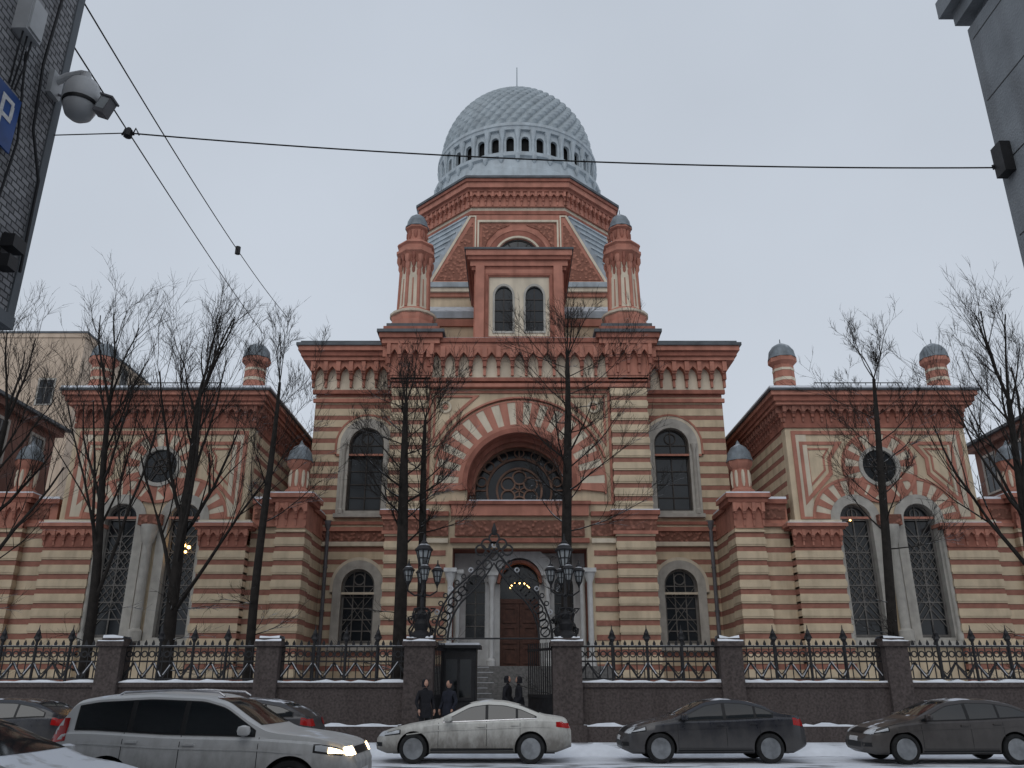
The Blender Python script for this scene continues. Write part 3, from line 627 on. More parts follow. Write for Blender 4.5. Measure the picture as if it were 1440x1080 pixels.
for i in range(n):
    for k in range(5): fs.append((i*6+k,(i+1)*6+k,(i+1)*6+k+1,i*6+k+1))
b.add('snow','snow',vs,fs); b.finish(sharp=80)

# ------------------------------------------------------------------ fence
F=B('granite_and_iron_fence')
pier_x=[-23,-17.9,-12.76,-7.75,-2.95,1.75,6.95,12.2,17.5,22.6]
YF=28.0
def lumpy(x0,x1,y0,y1,z,h):
    n=max(2,int((x1-x0)/.25)); vs=[];fs=[]
    for i in range(n+1):
        x=x0+(x1-x0)*i/n; hh=h*random.uniform(.25,1.3)
        vs+=[(x,y0+random.uniform(0,.03),z),(x,y0+.05,z+hh),(x,y1-.05,z+hh*.9),(x,y1,z)]
    for i in range(n):
        for k in range(3): fs.append((i*4+k,(i+1)*4+k,(i+1)*4+k+1,i*4+k+1))
    F.add('snow_caps','snow',vs,fs)
def cross_pier(x,w=.42,zt=3.2):
    F.box('piers','granite',x-w,x+w,YF-.4,YF+.4,.1,zt-.25); F.box('pier_caps','granite',x-w-.07,x+w+.07,YF-.47,YF+.47,zt-.25,zt-.1)
    F.box('pier_caps','granite',x-w+.04,x+w-.04,YF-.36,YF+.36,zt-.1,zt); F.box('pier_plinth','granite',x-w-.1,x+w+.1,YF-.5,YF+.5,.12,.62)
    lumpy(x-w-.05,x+w+.05,YF-.46,YF-.37,zt-.098,.06); lumpy(x-w+.04,x+w-.04,YF-.34,YF+.34,zt+.001,.08)
for x in pier_x: cross_pier(x,.46 if x in(-2.95,1.75) else .36)
for i in range(len(pier_x)-1):
    a,c=pier_x[i]+.36,pier_x[i+1]-.36
    if i==4: continue
    F.box('wall','granite',a,c,YF-.22,YF+.22,.1,1.72); F.box('coping','granite',a,c,YF-.28,YF+.28,1.72,1.86)
    F.box('plinth','granite',a,c,YF-.36,YF+.3,.1,.58); lumpy(a,c,YF-.37,YF-.21,.582,.09)
    lumpy(a,c,YF-.27,YF+.24,1.862,.08)
    for z in(1.97,2.5,2.95): F.box('rails','iron',a,c,YF-.025,YF+.025,z-.025,z+.025)
    F.box('rail_snow','iron_snow',a,c,YF-.02,YF+.02,2.976,2.99)
    n=round((c-a)/.66); p=(c-a)/n
    for k in range(n):
        x=a+k*p
        for (xa,za,xb,zb) in((x,1.98,x+p/2,2.46),(x+p/2,2.46,x+p,1.98)):
            line(F,'zigzag','iron',xa,za,xb,zb,.06,YF-.02,YF+.02)
            if random.random()<.8:
                f0,f1=random.uniform(0,.25),random.uniform(.75,1.); line(F,'zigzag_snow','iron_snow' if random.random()<.5 else 'snow_dirty',xa+(xb-xa)*f0,za+(zb-za)*f0+.04,xa+(xb-xa)*f1,za+(zb-za)*f1+.04,.024,YF-.03,YF+.025)
            line(F,'zigzag','iron',xa,za+.13 if za<2.2 else za,xb,zb+.13 if zb<2.2 else zb,.025,YF-.012,YF+.012)
    n=round((c-a)/.24); p=(c-a)/n
    for k in range(n+1):
        x=a+k*p
        F.box('bars','iron',x-.014,x+.014,YF-.014,YF+.014,1.95,3.0)
        if k<n:
            F.plate('scrolls','iron',circ(x+p/2,2.72,.108,12),[circ(x+p/2,2.72,.07,12)],YF-.015,YF+.015)
            F.plate('spikes','iron',[(x+p/2-.04,2.97),(x+p/2+.04,2.97),(x+p/2+.05,3.05),(x+p/2,3.16),(x+p/2-.05,3.05)],[],YF-.012,YF+.012)
    n=4; p=(c-a)/n
    for k in range(1,n):
        x=a+k*p; F.tube('posts','iron',[(x,YF,1.86),(x,YF,3.15)],.045,8)
        F.lathe('finials','iron',x,YF,[(.05,3.1),(.1,3.18),(.05,3.26),(.08,3.36),(.02,3.5),(.01,3.62)],8)
        F.plate('finials','iron',[(x-.14,3.2),(x+.14,3.2),(x+.09,3.32),(x,3.42),(x-.09,3.32)],[circ(x,3.29,.035,8)],YF-.012,YF+.012)
F.finish()
Gt=B('wrought_iron_gate'); gx0,gx1=-2.49,1.29; gc=(gx0+gx1)/2
for s in(-1,1):
    hx=gx0 if s<0 else gx1
    Gt.M=Matrix.Translation((hx,YF+.2,0))@Matrix.Rotation((pi/2-.25)if s<0 else pi-(pi/2-.45),4,'Z')
    Gt.box('leaf','iron',0,1.7,-.03,.03,.45,.55); Gt.box('leaf','iron',0,1.7,-.03,.03,1.4,1.5); Gt.box('leaf','iron',0,1.7,-.03,.03,2.85,2.93)
    Gt.box('leaf','iron',0,1.7,-.01,.01,.55,1.4)
    for k in range(12): Gt.box('leaf','iron',k*.15,k*.15+.03,-.015,.015,.45,3.1)
Gt.M=Matrix.Identity(4)
def gatearc(t,off=0):
    a=pi*t; r=1.9+off; return Vector((gc+r*math.cos(a), YF, 3.15+ (1.9+off)*1.15*math.sin(a)+ .75*max(0,1-abs(t-.5)*5)**2))
for off in(0,-.42): Gt.tube('arch','iron',[gatearc(i/40,off) for i in range(41)],.035,6)
for i in range(1,24):
    c=gatearc(i/24,-.21); Gt.plate('arch_scrolls','iron',circ(c.x,c.z,.17,14),[circ(c.x,c.z,.12,14)],YF-.015,YF+.015)
    line(Gt,'arch_scrolls','iron',c.x-.1,c.z-.1,c.x+.1,c.z+.1,.03,YF-.012,YF+.012)
    c2=gatearc(i/24,.1); Gt.plate('arch_leaves','iron_snow' if i%3==0 else 'iron',circ(c2.x,c2.z,.09,8),[circ(c2.x,c2.z,.05,8)],YF-.02,YF+.02)
Gt.tube('tiebar','iron',[(gx0,YF,3.2),(gx1,YF,3.2)],.03,6)
tp=gatearc(.5)
for dx,dz in((-.25,.15),(.25,.15),(0,.35),(-.45,-.05),(.45,-.05),(0,.05)):
    Gt.plate('crown','iron',circ(gc+dx,tp.z+dz,.2,12),[circ(gc+dx,tp.z+dz,.14,12)],YF-.02-.002*dx,YF+.02)
Gt.lathe('crown','iron',gc,YF,[(.06,tp.z+.45),(.1,tp.z+.6),(.02,tp.z+.85)],8)
Gt.finish()
b=B('guard_booth'); b.box('body','iron',-2.35,-1.2,29.2,30.4,.34,2.95); b.plate('frame','iron',rect(-2.3,-1.25,1.3,2.7),[rect(-2.2,-1.82,1.4,2.6),rect(-1.74,-1.35,1.4,2.6)],29.14,29.2)
b.box('glass','glass',-2.2,-1.35,29.17,29.199,1.4,2.6); b.box('roof','iron',-2.5,-1.05,29.05,30.5,2.95,3.05); b.box('roof_snow','snow',-2.45,-1.1,29.1,30.45,3.052,3.12); b.finish()
def lantern(b,x,y,z,s):
    b.lathe('lantern_glass','lamp_glass',x,y,[(.1*s,z),(.2*s,z+.42*s)],8)
    b.lathe('lantern_frame','iron',x,y,[(.03*s,z-.2*s),(.06*s,z-.12*s),(.12*s,z-.02*s),(.12*s,z)],8)
    b.lathe('lantern_roof','iron',x,y,[(.25*s,z+.42*s),(.26*s,z+.46*s),(.17*s,z+.56*s),(.1*s,z+.6*s),(.1*s,z+.66*s),(.04*s,z+.72*s),(.02*s,z+.9*s)],8)
    b.lathe('lantern_roof','iron_snow',x,y,[(.18*s,z+.562*s),(.11*s,z+.612*s)],8)
    for i in range(8):
        a=2*pi*i/8; b.tube('lantern_frame','iron',[(x+.105*s*math.cos(a),y+.105*s*math.sin(a),z),(x+.205*s*math.cos(a),y+.205*s*math.sin(a),z+.43*s)],.02*s,4)
    b.lathe('lantern_frame','iron',x,y,[(.16*s,z+.2*s),(.165*s,z+.23*s)],8)
for lx in(-2.95,1.75):
    b=B('street_lamp')
    b.lathe('base','iron',lx,YF,[(.36,3.2),(.36,3.3),(.2,3.45),(.26,3.65),(.16,3.8),(.2,3.95),(.1,4.1)],12)
    b.lathe('stem','iron',lx,YF,[(.07,4.0),(.06,4.5),(.1,4.55),(.05,4.65),(.045,5.5)],10)
    for i in range(4):
        a=pi/4+i*pi/2; pts=[(lx+math.cos(a)*r,YF+math.sin(a)*r,z) for r,z in((.42,3.25),(.5,3.45),(.38,3.6),(.28,3.75),(.36,3.95),(.3,4.12),(.1,4.15))]
        b.tube('scrollwork','iron',pts,.035,6)
    for i in range(10):
        a=i*.63; b.tube('scrollwork','iron',[(lx+.38*math.cos(a),YF+.3*math.sin(a),3.35+.07*i),(lx+.46*math.cos(a+.4),YF+.36*math.sin(a+.4),3.5+.07*i),(lx+.3*math.cos(a+.8),YF+.3*math.sin(a+.8),3.6+.06*i)],.025,5)
    for i in range(4):
        a=i*pi/2+.2; c,s_=math.cos(a),math.sin(a)
        b.tube('arms','iron',[(lx,YF,4.6),(lx+.25*c,YF+.25*s_,4.55),(lx+.48*c,YF+.48*s_,4.7),(lx+.48*c,YF+.48*s_,4.85)],.03,6)
        lantern(b,lx+.48*c,YF+.48*s_,5.0,.8)
    lantern(b,lx,YF,5.5,1.2)
    b.finish()

# ------------------------------------------------------------------ trees
def tree(x,y,h,seed,r0=.24,lean=(0,0),fork=.35,nl=7,spread=.5,style='open',lmul=1.):
    rnd=random.Random(seed); b=B('bare_tree',root=False)
    def br(p,d,r,ln,lev,up=None):
        n=[6,6,4,3,2][lev]; wob=[.08,.13,.2,.24,.25][lev]; u=([.0,.12,.10,.06,.02][lev]) if up is None else up
        pts=[p.copy()]; rs=[r]; d=d.normalized()
        for i in range(n):
            d=(d+Vector((rnd.uniform(-wob,wob),rnd.uniform(-wob,wob),rnd.uniform(-wob,wob)*.6+u))).normalized()
            p=p+d*ln/n; pts.append(p.copy()); rs.append(r*(1-.65*(i+1)/n))
        b.tube('t','bark',pts,rs,[8,6,4,3,3][lev],cap=False)
        if lev>=4: return
        k={1:rnd.randint(6,8),2:rnd.randint(5,7),3:rnd.randint(3,4)}[lev]
        for i in range(k):
            t=rnd.uniform(.22,1.)*(n-.001); j=int(t); f=t-j
            q=pts[j].lerp(pts[j+1],f); rr=rs[j]*(1-f)+rs[j+1]*f
            base=(pts[j+1]-pts[j]).normalized()
            perp=base.cross(Vector((rnd.uniform(-1,1),rnd.uniform(-1,1),rnd.uniform(-.3,1)))).normalized()
            nd_=(base*rnd.uniform(.7,1.1)+perp*rnd.uniform(.35,.75)+Vector((0,0,.2))).normalized()
            br(q,nd_,max(.0065,rr*rnd.uniform(.38,.55)),ln*rnd.uniform(.36,.6),lev+1)
    zt=h*(.74 if style=='open' else .84)
    pts=[];rs=[];n=12
    wx,wy=rnd.uniform(-1,1),rnd.uniform(-1,1)
    for i in range(n+1):
        t=i/n; pts.append(Vector((x+lean[0]*t+.14*wx*math.sin(t*5),y+lean[1]*t+.12*wy*math.sin(t*4),.25+zt*t)))
        tp_=(1-.62*t) if style=='open' else (1-.45*t-.25*max(0,t-.7)/.3)
        rs.append(r0*(1.25-.25*min(1,t*8))*tp_)
    b.tube('t','bark',pts,rs,9)
    for k in range(nl):
        t=min(.995,fork+(1-fork)*(k+rnd.uniform(0,.7))/nl); j=min(n-1,int(t*n)); q=pts[j].lerp(pts[j+1],t*n-j)
        a=k*2.4+rnd.uniform(-.4,.4)
        if style=='open':
            d=Vector((math.cos(a)*spread,math.sin(a)*spread*.8,rnd.uniform(.6,.95)))
            br(q,d,rs[j]*rnd.uniform(.34,.5),(h-q.z)*rnd.uniform(.5,.72)*lmul,1)
        else:
            d=Vector((math.cos(a)*spread,math.sin(a)*spread*.8,rnd.uniform(.1,.8)))
            br(q,d,rs[j]*rnd.uniform(.14,.24),rnd.uniform(1.5,2.7)*lmul,1,rnd.uniform(.03,.12))
    for k in range(3): br(pts[-1],Vector((rnd.uniform(-.4,.4),rnd.uniform(-.4,.4),1)),rs[-1]*(.7 if style=='open' else .45),(h-pts[-1].z)*.95,1)
    for k in range(6):
        t=rnd.uniform(.12,.42); j=int(t*n); a=rnd.uniform(0,6.28); br(pts[j],Vector((math.cos(a),math.sin(a)*.5,.2)),.022,rnd.uniform(1.0,2.2),2,rnd.uniform(-.1,.05))
    b.finish(normals=False,sharp=60)
tree(-19.8,30.5,15.0,11,.25,(.3,0),.35,8,.6)
tree(-14.8,30.2,15.7,2,.22,(-.5,0),.36,9,.36)
tree(-12.0,30.6,16.2,3,.27,(-.3,0),.3,10,.42)
tree(-9.0,30.2,15.0,4,.18,(-.1,0),.55,10,.45,'pole')
tree(-3.95,30.3,14.0,5,.27,(-.1,0),.52,18,.8,'pole')
tree(-3.40,30.9,13.4,6,.2,(.1,0),.6,12,.8,'pole')
tree(2.0,30.3,16.2,8,.24,(.1,0),.5,24,.9,'pole',1.15)
tree(13.1,30.3,15.2,9,.2,(1.0,0),.48,17,.75,'pole')
tree(18.4,30.6,16.2,10,.25,(1.0,0),.38,11,.55)

# ------------------------------------------------------------------ neighbours
def simple_building(name,x0,x1,y0,y1,z1,m,win_sides,zf=3.4,roof='roof_metal',eave=.5,sp=2.6,skip=0.):
    b=B(name); b.box('walls',m,x0,x1,y0,y1,0,z1); b.box('cornice',m,x0-eave*.6,x1+eave*.6,y0-eave*.6,y1+eave*.6,z1,z1+.35)
    b.box('roof',roof,x0-eave,x1+eave,y0-eave,y1+eave,z1+.35,z1+.5)
    b.box('plinth','granite_grey',x0-.06,x1+.06,y0-.06,y1+.06,0,1.0)
    nf=int(z1/zf); rnd=random.Random(4)
    for side in win_sides:
        if side=='S': n=max(1,int((x1-x0)/sp)); rng=[(x0+(i+.5)*(x1-x0)/n) for i in range(n)]
        else: n=max(1,int((y1-y0)/sp)); rng=[(y0+(i+.5)*(y1-y0)/n) for i in range(n)]
        for f in range(nf):
            zb=1.6+f*zf
            for c in rng:
                if rnd.random()<skip: continue
                if side=='S': b.M=Matrix.Translation((c,y0,0))
                elif side=='E': b.M=Matrix(((0,-1,0,x1),(1,0,0,c),(0,0,1,0),(0,0,0,1)))
                else: b.M=Matrix(((0,1,0,x0),(1,0,0,c),(0,0,1,0),(0,0,0,1)))
                b.plate('window_trim','stone_frame',rect(-.68,.68,zb-.1,zb+2.1),[rect(-.55,.55,zb,zb+1.95)],-.06,.02)
                b.box('panes','glass',-.55,.55,-.01,.015,zb,zb+1.95)
                b.box('sashes','muntin',-.03,.03,-.04,-.012,zb,zb+1.95); b.box('sashes','muntin',-.55,.55,-.035,-.013,zb+1.3,zb+1.36)
        b.M=Matrix.Identity(4)
    b.finish(); return b
simple_building('apartment_building',-52,-33.5,60,74,27.5,'plaster_beige','SE',sp=4.5,skip=.6,eave=.15)
simple_building('apartment_building',-36,-24.4,33,42.6,14.3,'plaster_pink','E')
simple_building('apartment_building',26.5,40,33,46,14.3,'plaster_pink','W')
b=B('corner_brick_building'); b.box('walls','white_brick',-16,-5.75,-20,7.6,0,13); b.box('bay','white_brick',-15,-5.3,2,8,5.4,13)
b.box('bay_trim','grey_wall',-5.38,-5.28,7.9,8.02,5.38,13); b.box('bay_bottom','grey_wall',-15,-5.27,2,8.03,5.28,5.42)
b.tube('cable','iron',[(-5.25,7.9,5.9),(-5.24,7.85,7.0),(-5.26,7.6,7.5),(-5.25,7.5,8.3),(-5.25,7.6,10)],.018,6)
b.tube('cable','iron',[(-5.27,7.3,6.0),(-5.26,7.4,7.2),(-5.26,7.2,8.2)],.014,6)
b.finish()
b=B('corner_grey_building'); b.box('walls','grey_stucco',5.66,16,-20,8,0,9.45); b.box('pilaster','grey_stucco',5.58,5.67,7.0,8.06,0,9.3); b.box('cornice','grey_stucco',5.5,16,-20,8.15,9.45,9.65); b.box('cornice','grey_stucco',5.38,16,-20,8.25,9.65,9.9); b.box('upper','grey_stucco',5.66,16,-20,8,9.9,13)
for z in(5.5,6.4,7.3,8.2,9.1): b.box('joint','black_trim',5.577,5.59,7.0,8.0,z,z+.015)
b.tube('downpipe','pipe',[(5.54,6.8,0.3),(5.54,6.8,9.3)],.05,8)
b.box('anchor_box','iron',5.46,5.58,7.8,7.98,7.12,7.5); b.tube('anchor','iron',[(5.6,7.9,7.3),(5.45,8,7.28)],.03,6); b.finish()
def cat(p,q,sag,n=24):
    p,q=Vector(p),Vector(q); return [p.lerp(q,i/n)-Vector((0,0,sag*4*(i/n)*(1-i/n))) for i in range(n+1)]
b=B('overhead_wires')
b.tube('span_wire','wire',[(-5.3,8,7.72),(-4.43,8,7.75)],.007,5); b.tube('span_wire','wire',cat((-4.43,8,7.75),(5.5,8,7.28),.14),.009,5)
b.tube('wire','wire',cat((-5.45,4,8.7),(-5.31,8,9.72),0,2),.006,5); b.tube('wire','wire',cat((-5.31,8,9.72),(-8.9,30,15.5),.25),.011,5)
b.tube('wire','wire',cat((-5.34,8,9.08),(-9.8,30,14.8),.1),.011,5)
b.lathe('insulator','iron',-4.43,8,[(.02,7.68),(.05,7.7),(.05,7.78),(.02,7.82)],8)
q=cat((-5.31,8,9.72),(-8.9,30,15.5),.25)[12]; b.lathe('insulator','iron',q.x,q.y,[(.01,q.z-.12),(.07,q.z-.1),(.07,q.z+.1),(.01,q.z+.12)],8)
for k in range(3): b.tube('knot','iron',[(-4.5+.06*k,8,7.72),(-4.46+.06*k,7.98,7.8),(-4.42+.06*k,8.0,7.72)],.01,5)
b.finish()
b=B('security_camera'); cx,cy,cz=-4.93,7.8,8.12
b.tube('arm','cctv_white',[(-5.3,7.8,8.28),(-5.15,7.8,8.38),(-4.98,7.8,8.42),(-4.9,7.8,8.4)],.045,10)
b.box('mount','cctv_white',-5.32,-5.24,7.7,7.9,8.1,8.4)
b.lathe('housing','cctv_white',cx,cy,[(.05,8.42),(.07,8.32),(.15,8.28),(.19,8.2),(.2,8.05),(.19,8.0)],24)
b.lathe('dome','cctv_white',cx,cy,[(.18,8.0),(.175,7.93),(.14,7.84),(.08,7.79),(0.001,7.77)],24)
b.lathe('lens_band','black_trim',cx,cy,[(.192,8.02),(.194,7.99),(.188,7.97)],24)
b.finish()
b=B('floodlight'); b.M=Matrix.Translation((-4.64,7.8,7.96))@Matrix.Rotation(.35,4,'Y')@Matrix.Scale(.72,4); b.box('body','pipe',-.09,.09,-.1,.1,-.16,.16); b.box('hood','pipe',-.11,.11,-.12,.12,.13,.16); b.box('lens','lamp_glass',-.07,.07,-.105,-.1,-.1,.1)
b.M=Matrix.Identity(4); b.tube('bracket','pipe',[(-5.3,7.85,8.2),(-4.9,7.87,8.0),(-4.68,7.82,7.98)],.014,6); b.finish()
b=B('junction_box'); b.box('body','cctv_white',-5.3,-5.14,6.95,7.22,8.3,8.75); b.box('lid','cctv_white',-5.14,-5.12,6.97,7.2,8.33,8.72)
for k in range(3): b.tube('cables','iron',[(-5.2,7.0+.08*k,8.3),(-5.22,7.02+.08*k,8.0),(-5.28,7.1+.05*k,7.7)],.01,5)
b.finish()
b=B('parking_sign'); b.M=Matrix.Translation((0,-.14,.0)); b.box('panel','blue_sign',-5.25,-5.23,7.02,7.42,6.95,7.6); b.box('bracket','pipe',-5.3,-5.25,7.15,7.25,7.2,7.3)
b.box('glyph','plate_white',-5.228,-5.224,7.12,7.17,7.05,7.5); b.box('glyph','plate_white',-5.228,-5.224,7.17,7.32,7.45,7.5); b.box('glyph','plate_white',-5.228,-5.224,7.17,7.32,7.25,7.3); b.box('glyph','plate_white',-5.228,-5.224,7.28,7.33,7.3,7.45); b.finish()
b=B('wall_camera'); b.box('body','iron',-5.26,-5.12,7.5,7.72,6.0,6.14); b.box('body2','iron',-5.28,-5.14,7.52,7.68,5.78,5.92); b.tube('bracket','iron',[(-5.3,7.6,6.2),(-5.18,7.6,6.14)],.02,6); b.finish()

# ------------------------------------------------------------------ cars
def itp(L,x):
    if x<=L[0][0]: return L[0][1]
    for (a,va),(c,vc) in zip(L,L[1:]):
        if x<=c: return va+(vc-va)*(x-a)/(c-a)
    return L[-1][1]
def smooth(f,w):
    return lambda x:sum(f(x+w*k) for k in(-2,-1,0,1,2))/5
SEDAN=dict(L=4.75,H=1.43,rh=.60,wr=.335,wx=(-1.45,1.38),
 top=[(-2.38,.50),(-2.33,.66),(-2.15,.74),(-1.7,.85),(-1.05,.955),(-.9,.985),(-.1,1.37),(.3,1.43),(.75,1.41),(1.15,1.32),(1.72,1.09),(1.95,1.06),(2.28,1.01),(2.35,.9),(2.38,.6)],
 belt=[(-2.38,.46),(-2.25,.66),(-1.7,.80),(-.9,.90),(.5,.95),(1.5,.99),(2.2,.96),(2.38,.58)],
 w=[(-2.38,.5),(-2.3,.68),(-2.05,.82),(-1.5,.885),(0,.895),(1.5,.885),(2.1,.83),(2.3,.73),(2.38,.6)],
 bot=[(-2.38,.3),(-2.1,.22),(2.0,.24),(2.38,.36)],side=[(-.72,.28),(.35,1.02),(1.08,1.5)],ws=(-1.0,1.32),doors=[-.86,.31,1.12],hl=(-2.22,-1.8,.6,.74),tl=(2.0,2.28,.78,.93))
SEDAN2=dict(SEDAN,L=4.5,H=1.47,top=[(-2.25,.50),(-2.2,.68),(-2.0,.80),(-1.5,.93),(-1.1,1.0),(-.2,1.40),(.25,1.47),(.75,1.45),(1.2,1.35),(1.65,1.14),(1.85,1.11),(2.15,1.08),(2.22,.95),(2.25,.6)],
 belt=[(-2.25,.48),(-2.1,.70),(-1.6,.85),(-.9,.93),(.5,.97),(1.5,1.02),(2.1,1.02),(2.25,.58)],
 w=[(-2.25,.5),(-2.18,.68),(-1.95,.82),(-1.4,.88),(0,.89),(1.4,.88),(2.0,.83),(2.2,.73),(2.25,.6)],bot=[(-2.25,.3),(-2.,.2),(1.9,.22),(2.25,.36)],
 wx=(-1.35,1.3),side=[(-.85,.22),(.3,.98),(1.04,1.42)],ws=(-1.03,1.38),doors=[-.92,.26,1.08],hl=(-2.1,-1.7,.66,.82),tl=(1.92,2.18,.82,1.02))
HATCH=dict(SEDAN2,top=[(-2.25,.50),(-2.2,.68),(-2.0,.78),(-1.5,.91),(-1.1,.99),(-.2,1.40),(.3,1.47),(.9,1.46),(1.4,1.38),(1.8,1.22),(2.05,1.08),(2.2,.98),(2.25,.6)],side=[(-.85,.22),(.3,.98),(1.04,1.7)],doors=[-.92,.26,1.05])
SUV=dict(L=4.65,H=1.66,rh=.68,wr=.37,wx=(-1.4,1.3),
 top=[(-2.33,.6),(-2.28,.88),(-2.1,.97),(-1.7,1.05),(-1.15,1.12),(-1.0,1.15),(-.35,1.55),(0,1.64),(.8,1.67),(1.6,1.63),(1.95,1.57),(2.22,1.15),(2.3,1.05),(2.33,.7)],
 belt=[(-2.33,.56),(-2.2,.87),(-1.7,.98),(-.9,1.03),(.5,1.06),(1.6,1.12),(2.1,1.12),(2.33,.66)],
 w=[(-2.33,.55),(-2.25,.72),(-2.0,.85),(-1.4,.91),(0,.92),(1.5,.91),(2.1,.87),(2.28,.80),(2.33,.65)],
 bot=[(-2.33,.38),(-2.,.3),(2.0,.32),(2.33,.45)],side=[(-.82,.2),(.28,1.0),(1.08,1.85)],ws=(-1.1,1.5),doors=[-.92,.24,1.1],hl=(-2.2,-1.75,.78,.93),tl=(1.98,2.25,.95,1.3))
def make_car(name,X,Y,sp,paint,flip=False,lights=False,rotz=0.):
    root=empty(name,(X,Y,0.005),(pi if flip else 0)+rotz)
    L=sp['L']; top=smooth(lambda x:itp(sp['top'],x),.035); belt=smooth(lambda x:itp(sp['belt'],x),.05); wf=smooth(lambda x:itp(sp['w'],x),.05); bot=lambda x:itp(sp['bot'],x)
    H=sp['H']; rh=sp['rh']; bm_=itp(sp['belt'],.5); GH=H-bm_
    def yy(x,z):
        w=wf(x); g=max(0,min(1,(z-belt(x))/GH)); return .93*w-(.93*w-rh)*g**1.15
    ns=96; rings=[]
    for i in range(ns+1):
        t=i/ns; x=-L/2+L*(.5-.5*math.cos(pi*t))*.55+L*t*.45
        w=wf(x);bz=bot(x);bl=min(belt(x),top(x)-.01);tz=top(x);gh=tz-bl
        e=min(1,gh/.3); ze=tz-.075*e
        cp=[(0,bz),(w*.8,bz),(w*.95,bz+.05),(w*.985,bz+.2*(bl-bz)),(w,bz+.5*(bl-bz)),(w*.985,bz+.78*(bl-bz)),(w*.965,bl-.035),(w*.93,bl)]
        for f in(.33,.66,1.): 
            z=bl+(ze-bl)*f; cp.append((yy(x,z),z))
        ye=cp[-1][0]; cp+=[(ye*.93,tz-.035*e),(ye*.75,tz-.014*e-.004),(ye*.4,tz-.003),(0,tz)]
        rings.append((x,cp))
    k=len(rings[0][1]); vs=[];fs=[]
    for x,cp in rings:
        for y,z in cp: vs.append((x,-y,z))
        for y,z in cp[-2:0:-1]: vs.append((x,y,z))
    m=2*k-2
    for i in range(ns):
        for j in range(m): fs.append((i*m+j,i*m+(j+1)%m,(i+1)*m+(j+1)%m,(i+1)*m+j))
    fs.append(tuple(range(m))); fs.append(tuple(ns*m+j for j in reversed(range(m))))
    me=bpy.data.meshes.new('body'); me.from_pydata(vs,[],fs)
    bm=bmesh.new(); bm.from_mesh(me); bmesh.ops.recalc_face_normals(bm,faces=bm.faces); bm.to_mesh(me); bvh=BVHTree.FromBMesh(bm); bm.free()
    me.materials.append(MATS[paint]); me.materials.append(MATS['black_trim'])
    body=bpy.data.objects.new('body',me); scene.collection.objects.link(body)
    r=sp['wr']
    bmc=bmesh.new()
    for wx in sp['wx']:
        for s in(-1,1):
            M=Matrix.Translation((wx,s*.95,r))@Matrix.Rotation(pi/2,4,'X')
            bmesh.ops.create_cone(bmc,cap_ends=True,segments=40,radius1=r+.055,radius2=r+.055,depth=.7,matrix=M)
    cm=bpy.data.meshes.new('cut'); bmc.to_mesh(cm); bmc.free(); cm.materials.append(MATS[paint]); cm.materials.append(MATS['black_trim'])
    cm.polygons.foreach_set('material_index',[1]*len(cm.polygons))
    co=bpy.data.objects.new('cut',cm); scene.collection.objects.link(co)
    md=body.modifiers.new('b','BOOLEAN'); md.operation='DIFFERENCE'; md.object=co; md.solver='EXACT'
    bpy.context.view_layer.update(); dg=bpy.context.evaluated_depsgraph_get()
    nm=bpy.data.meshes.new_from_object(body.evaluated_get(dg)); body.modifiers.clear()
    if len(nm.polygons)>500: body.data=nm
    bpy.data.objects.remove(co)
    body.data.polygons.foreach_set('use_smooth',[True]*len(body.data.polygons))
    try: body.data.set_sharp_from_angle(angle=math.radians(32))
    except Exception: pass
    body.parent=root
    C=B(name,root=False); C.root=root
    def patch(part,m,grid,dirv,off=.006):
        vs=[];nr=len(grid);nc=len(grid[0])
        d=Vector(dirv)
        for row in grid:
            for p in row:
                h=bvh.ray_cast(Vector(p)-d*4,d)
                if h[0] is None: vs.append(tuple(p)); continue
                n=h[1] if h[1].dot(d)<0 else -h[1]
                vs.append(h[0]+n*off)
        fs=[(a*nc+c,a*nc+c+1,(a+1)*nc+c+1,(a+1)*nc+c) for a in range(nr-1) for c in range(nc-1)]
        C.add(part,m,vs,fs)
    def sidestrip(part,m,xs,lo,hi,off=.006,nz=6):
        for s in(-1,1):
            g=[[ (x,0,lo(x)+(hi(x)-lo(x))*j/nz) for j in range(nz+1)] for x in xs]
            patch(part,m,g,(0,-s,0),off)
    lin=lambda a,c,n=12:[a+(c-a)*i/n for i in range(n+1)]
    for (a,c) in sp['side']:
        lo=lambda x:belt(x)+.035; hi=lambda x:max(belt(x)+.04,top(x)-.125)
        sidestrip('side_glass','car_glass',lin(a,c,16),lo,hi)
    a,c=sp['side'][0][0]-.03,sp['side'][-1][1]+.03
    sidestrip('window_trim','black_trim',lin(a,c,40),lambda x:belt(x)+.018,lambda x:max(belt(x)+.03,top(x)-.108),.003)
    sidestrip('belt_chrome','chrome' if paint=='paint_white' else 'black_trim',lin(a,c,30),lambda x:belt(x)+.012,lambda x:belt(x)+.028,.008,1)
    # body crease
    sidestrip('crease',paint,lin(-L/2+.75,L/2-.45,40),lambda x:belt(x)-.175,lambda x:belt(x)-.15,.012,2)
    zc=itp(sp['top'],-.95)+.02
    def wscreen(sgn,za,zb,part):
        g=[]
        for i in range(9):
            z=za+(zb-za)*i/8
            wd=(.93*.89-(.93*.89-rh)*max(0,min(1,(z-bm_)/GH)))-.085
            g.append([(0,-wd+2*wd*j/12,z) for j in range(13)])
        patch(part,'car_glass',g,(sgn,0,0),.006)
    wscreen(1,zc,H-.085,'windscreen')
    zr=itp(sp['top'],1.8 if H<1.6 else 2.18)+.05
    wscreen(-1,zr,H-.12,'rear_glass')
    for x in sp['doors']:
        sidestrip('door_gaps','black_trim',[x,x+.011],lambda q:.34,lambda q:belt(q)+.01,.003,8)
    sidestrip('door_gaps','black_trim',lin(sp['wx'][0]+r+.1,sp['wx'][1]-r-.1,16),lambda q:.335,lambda q:.345,.003,1)
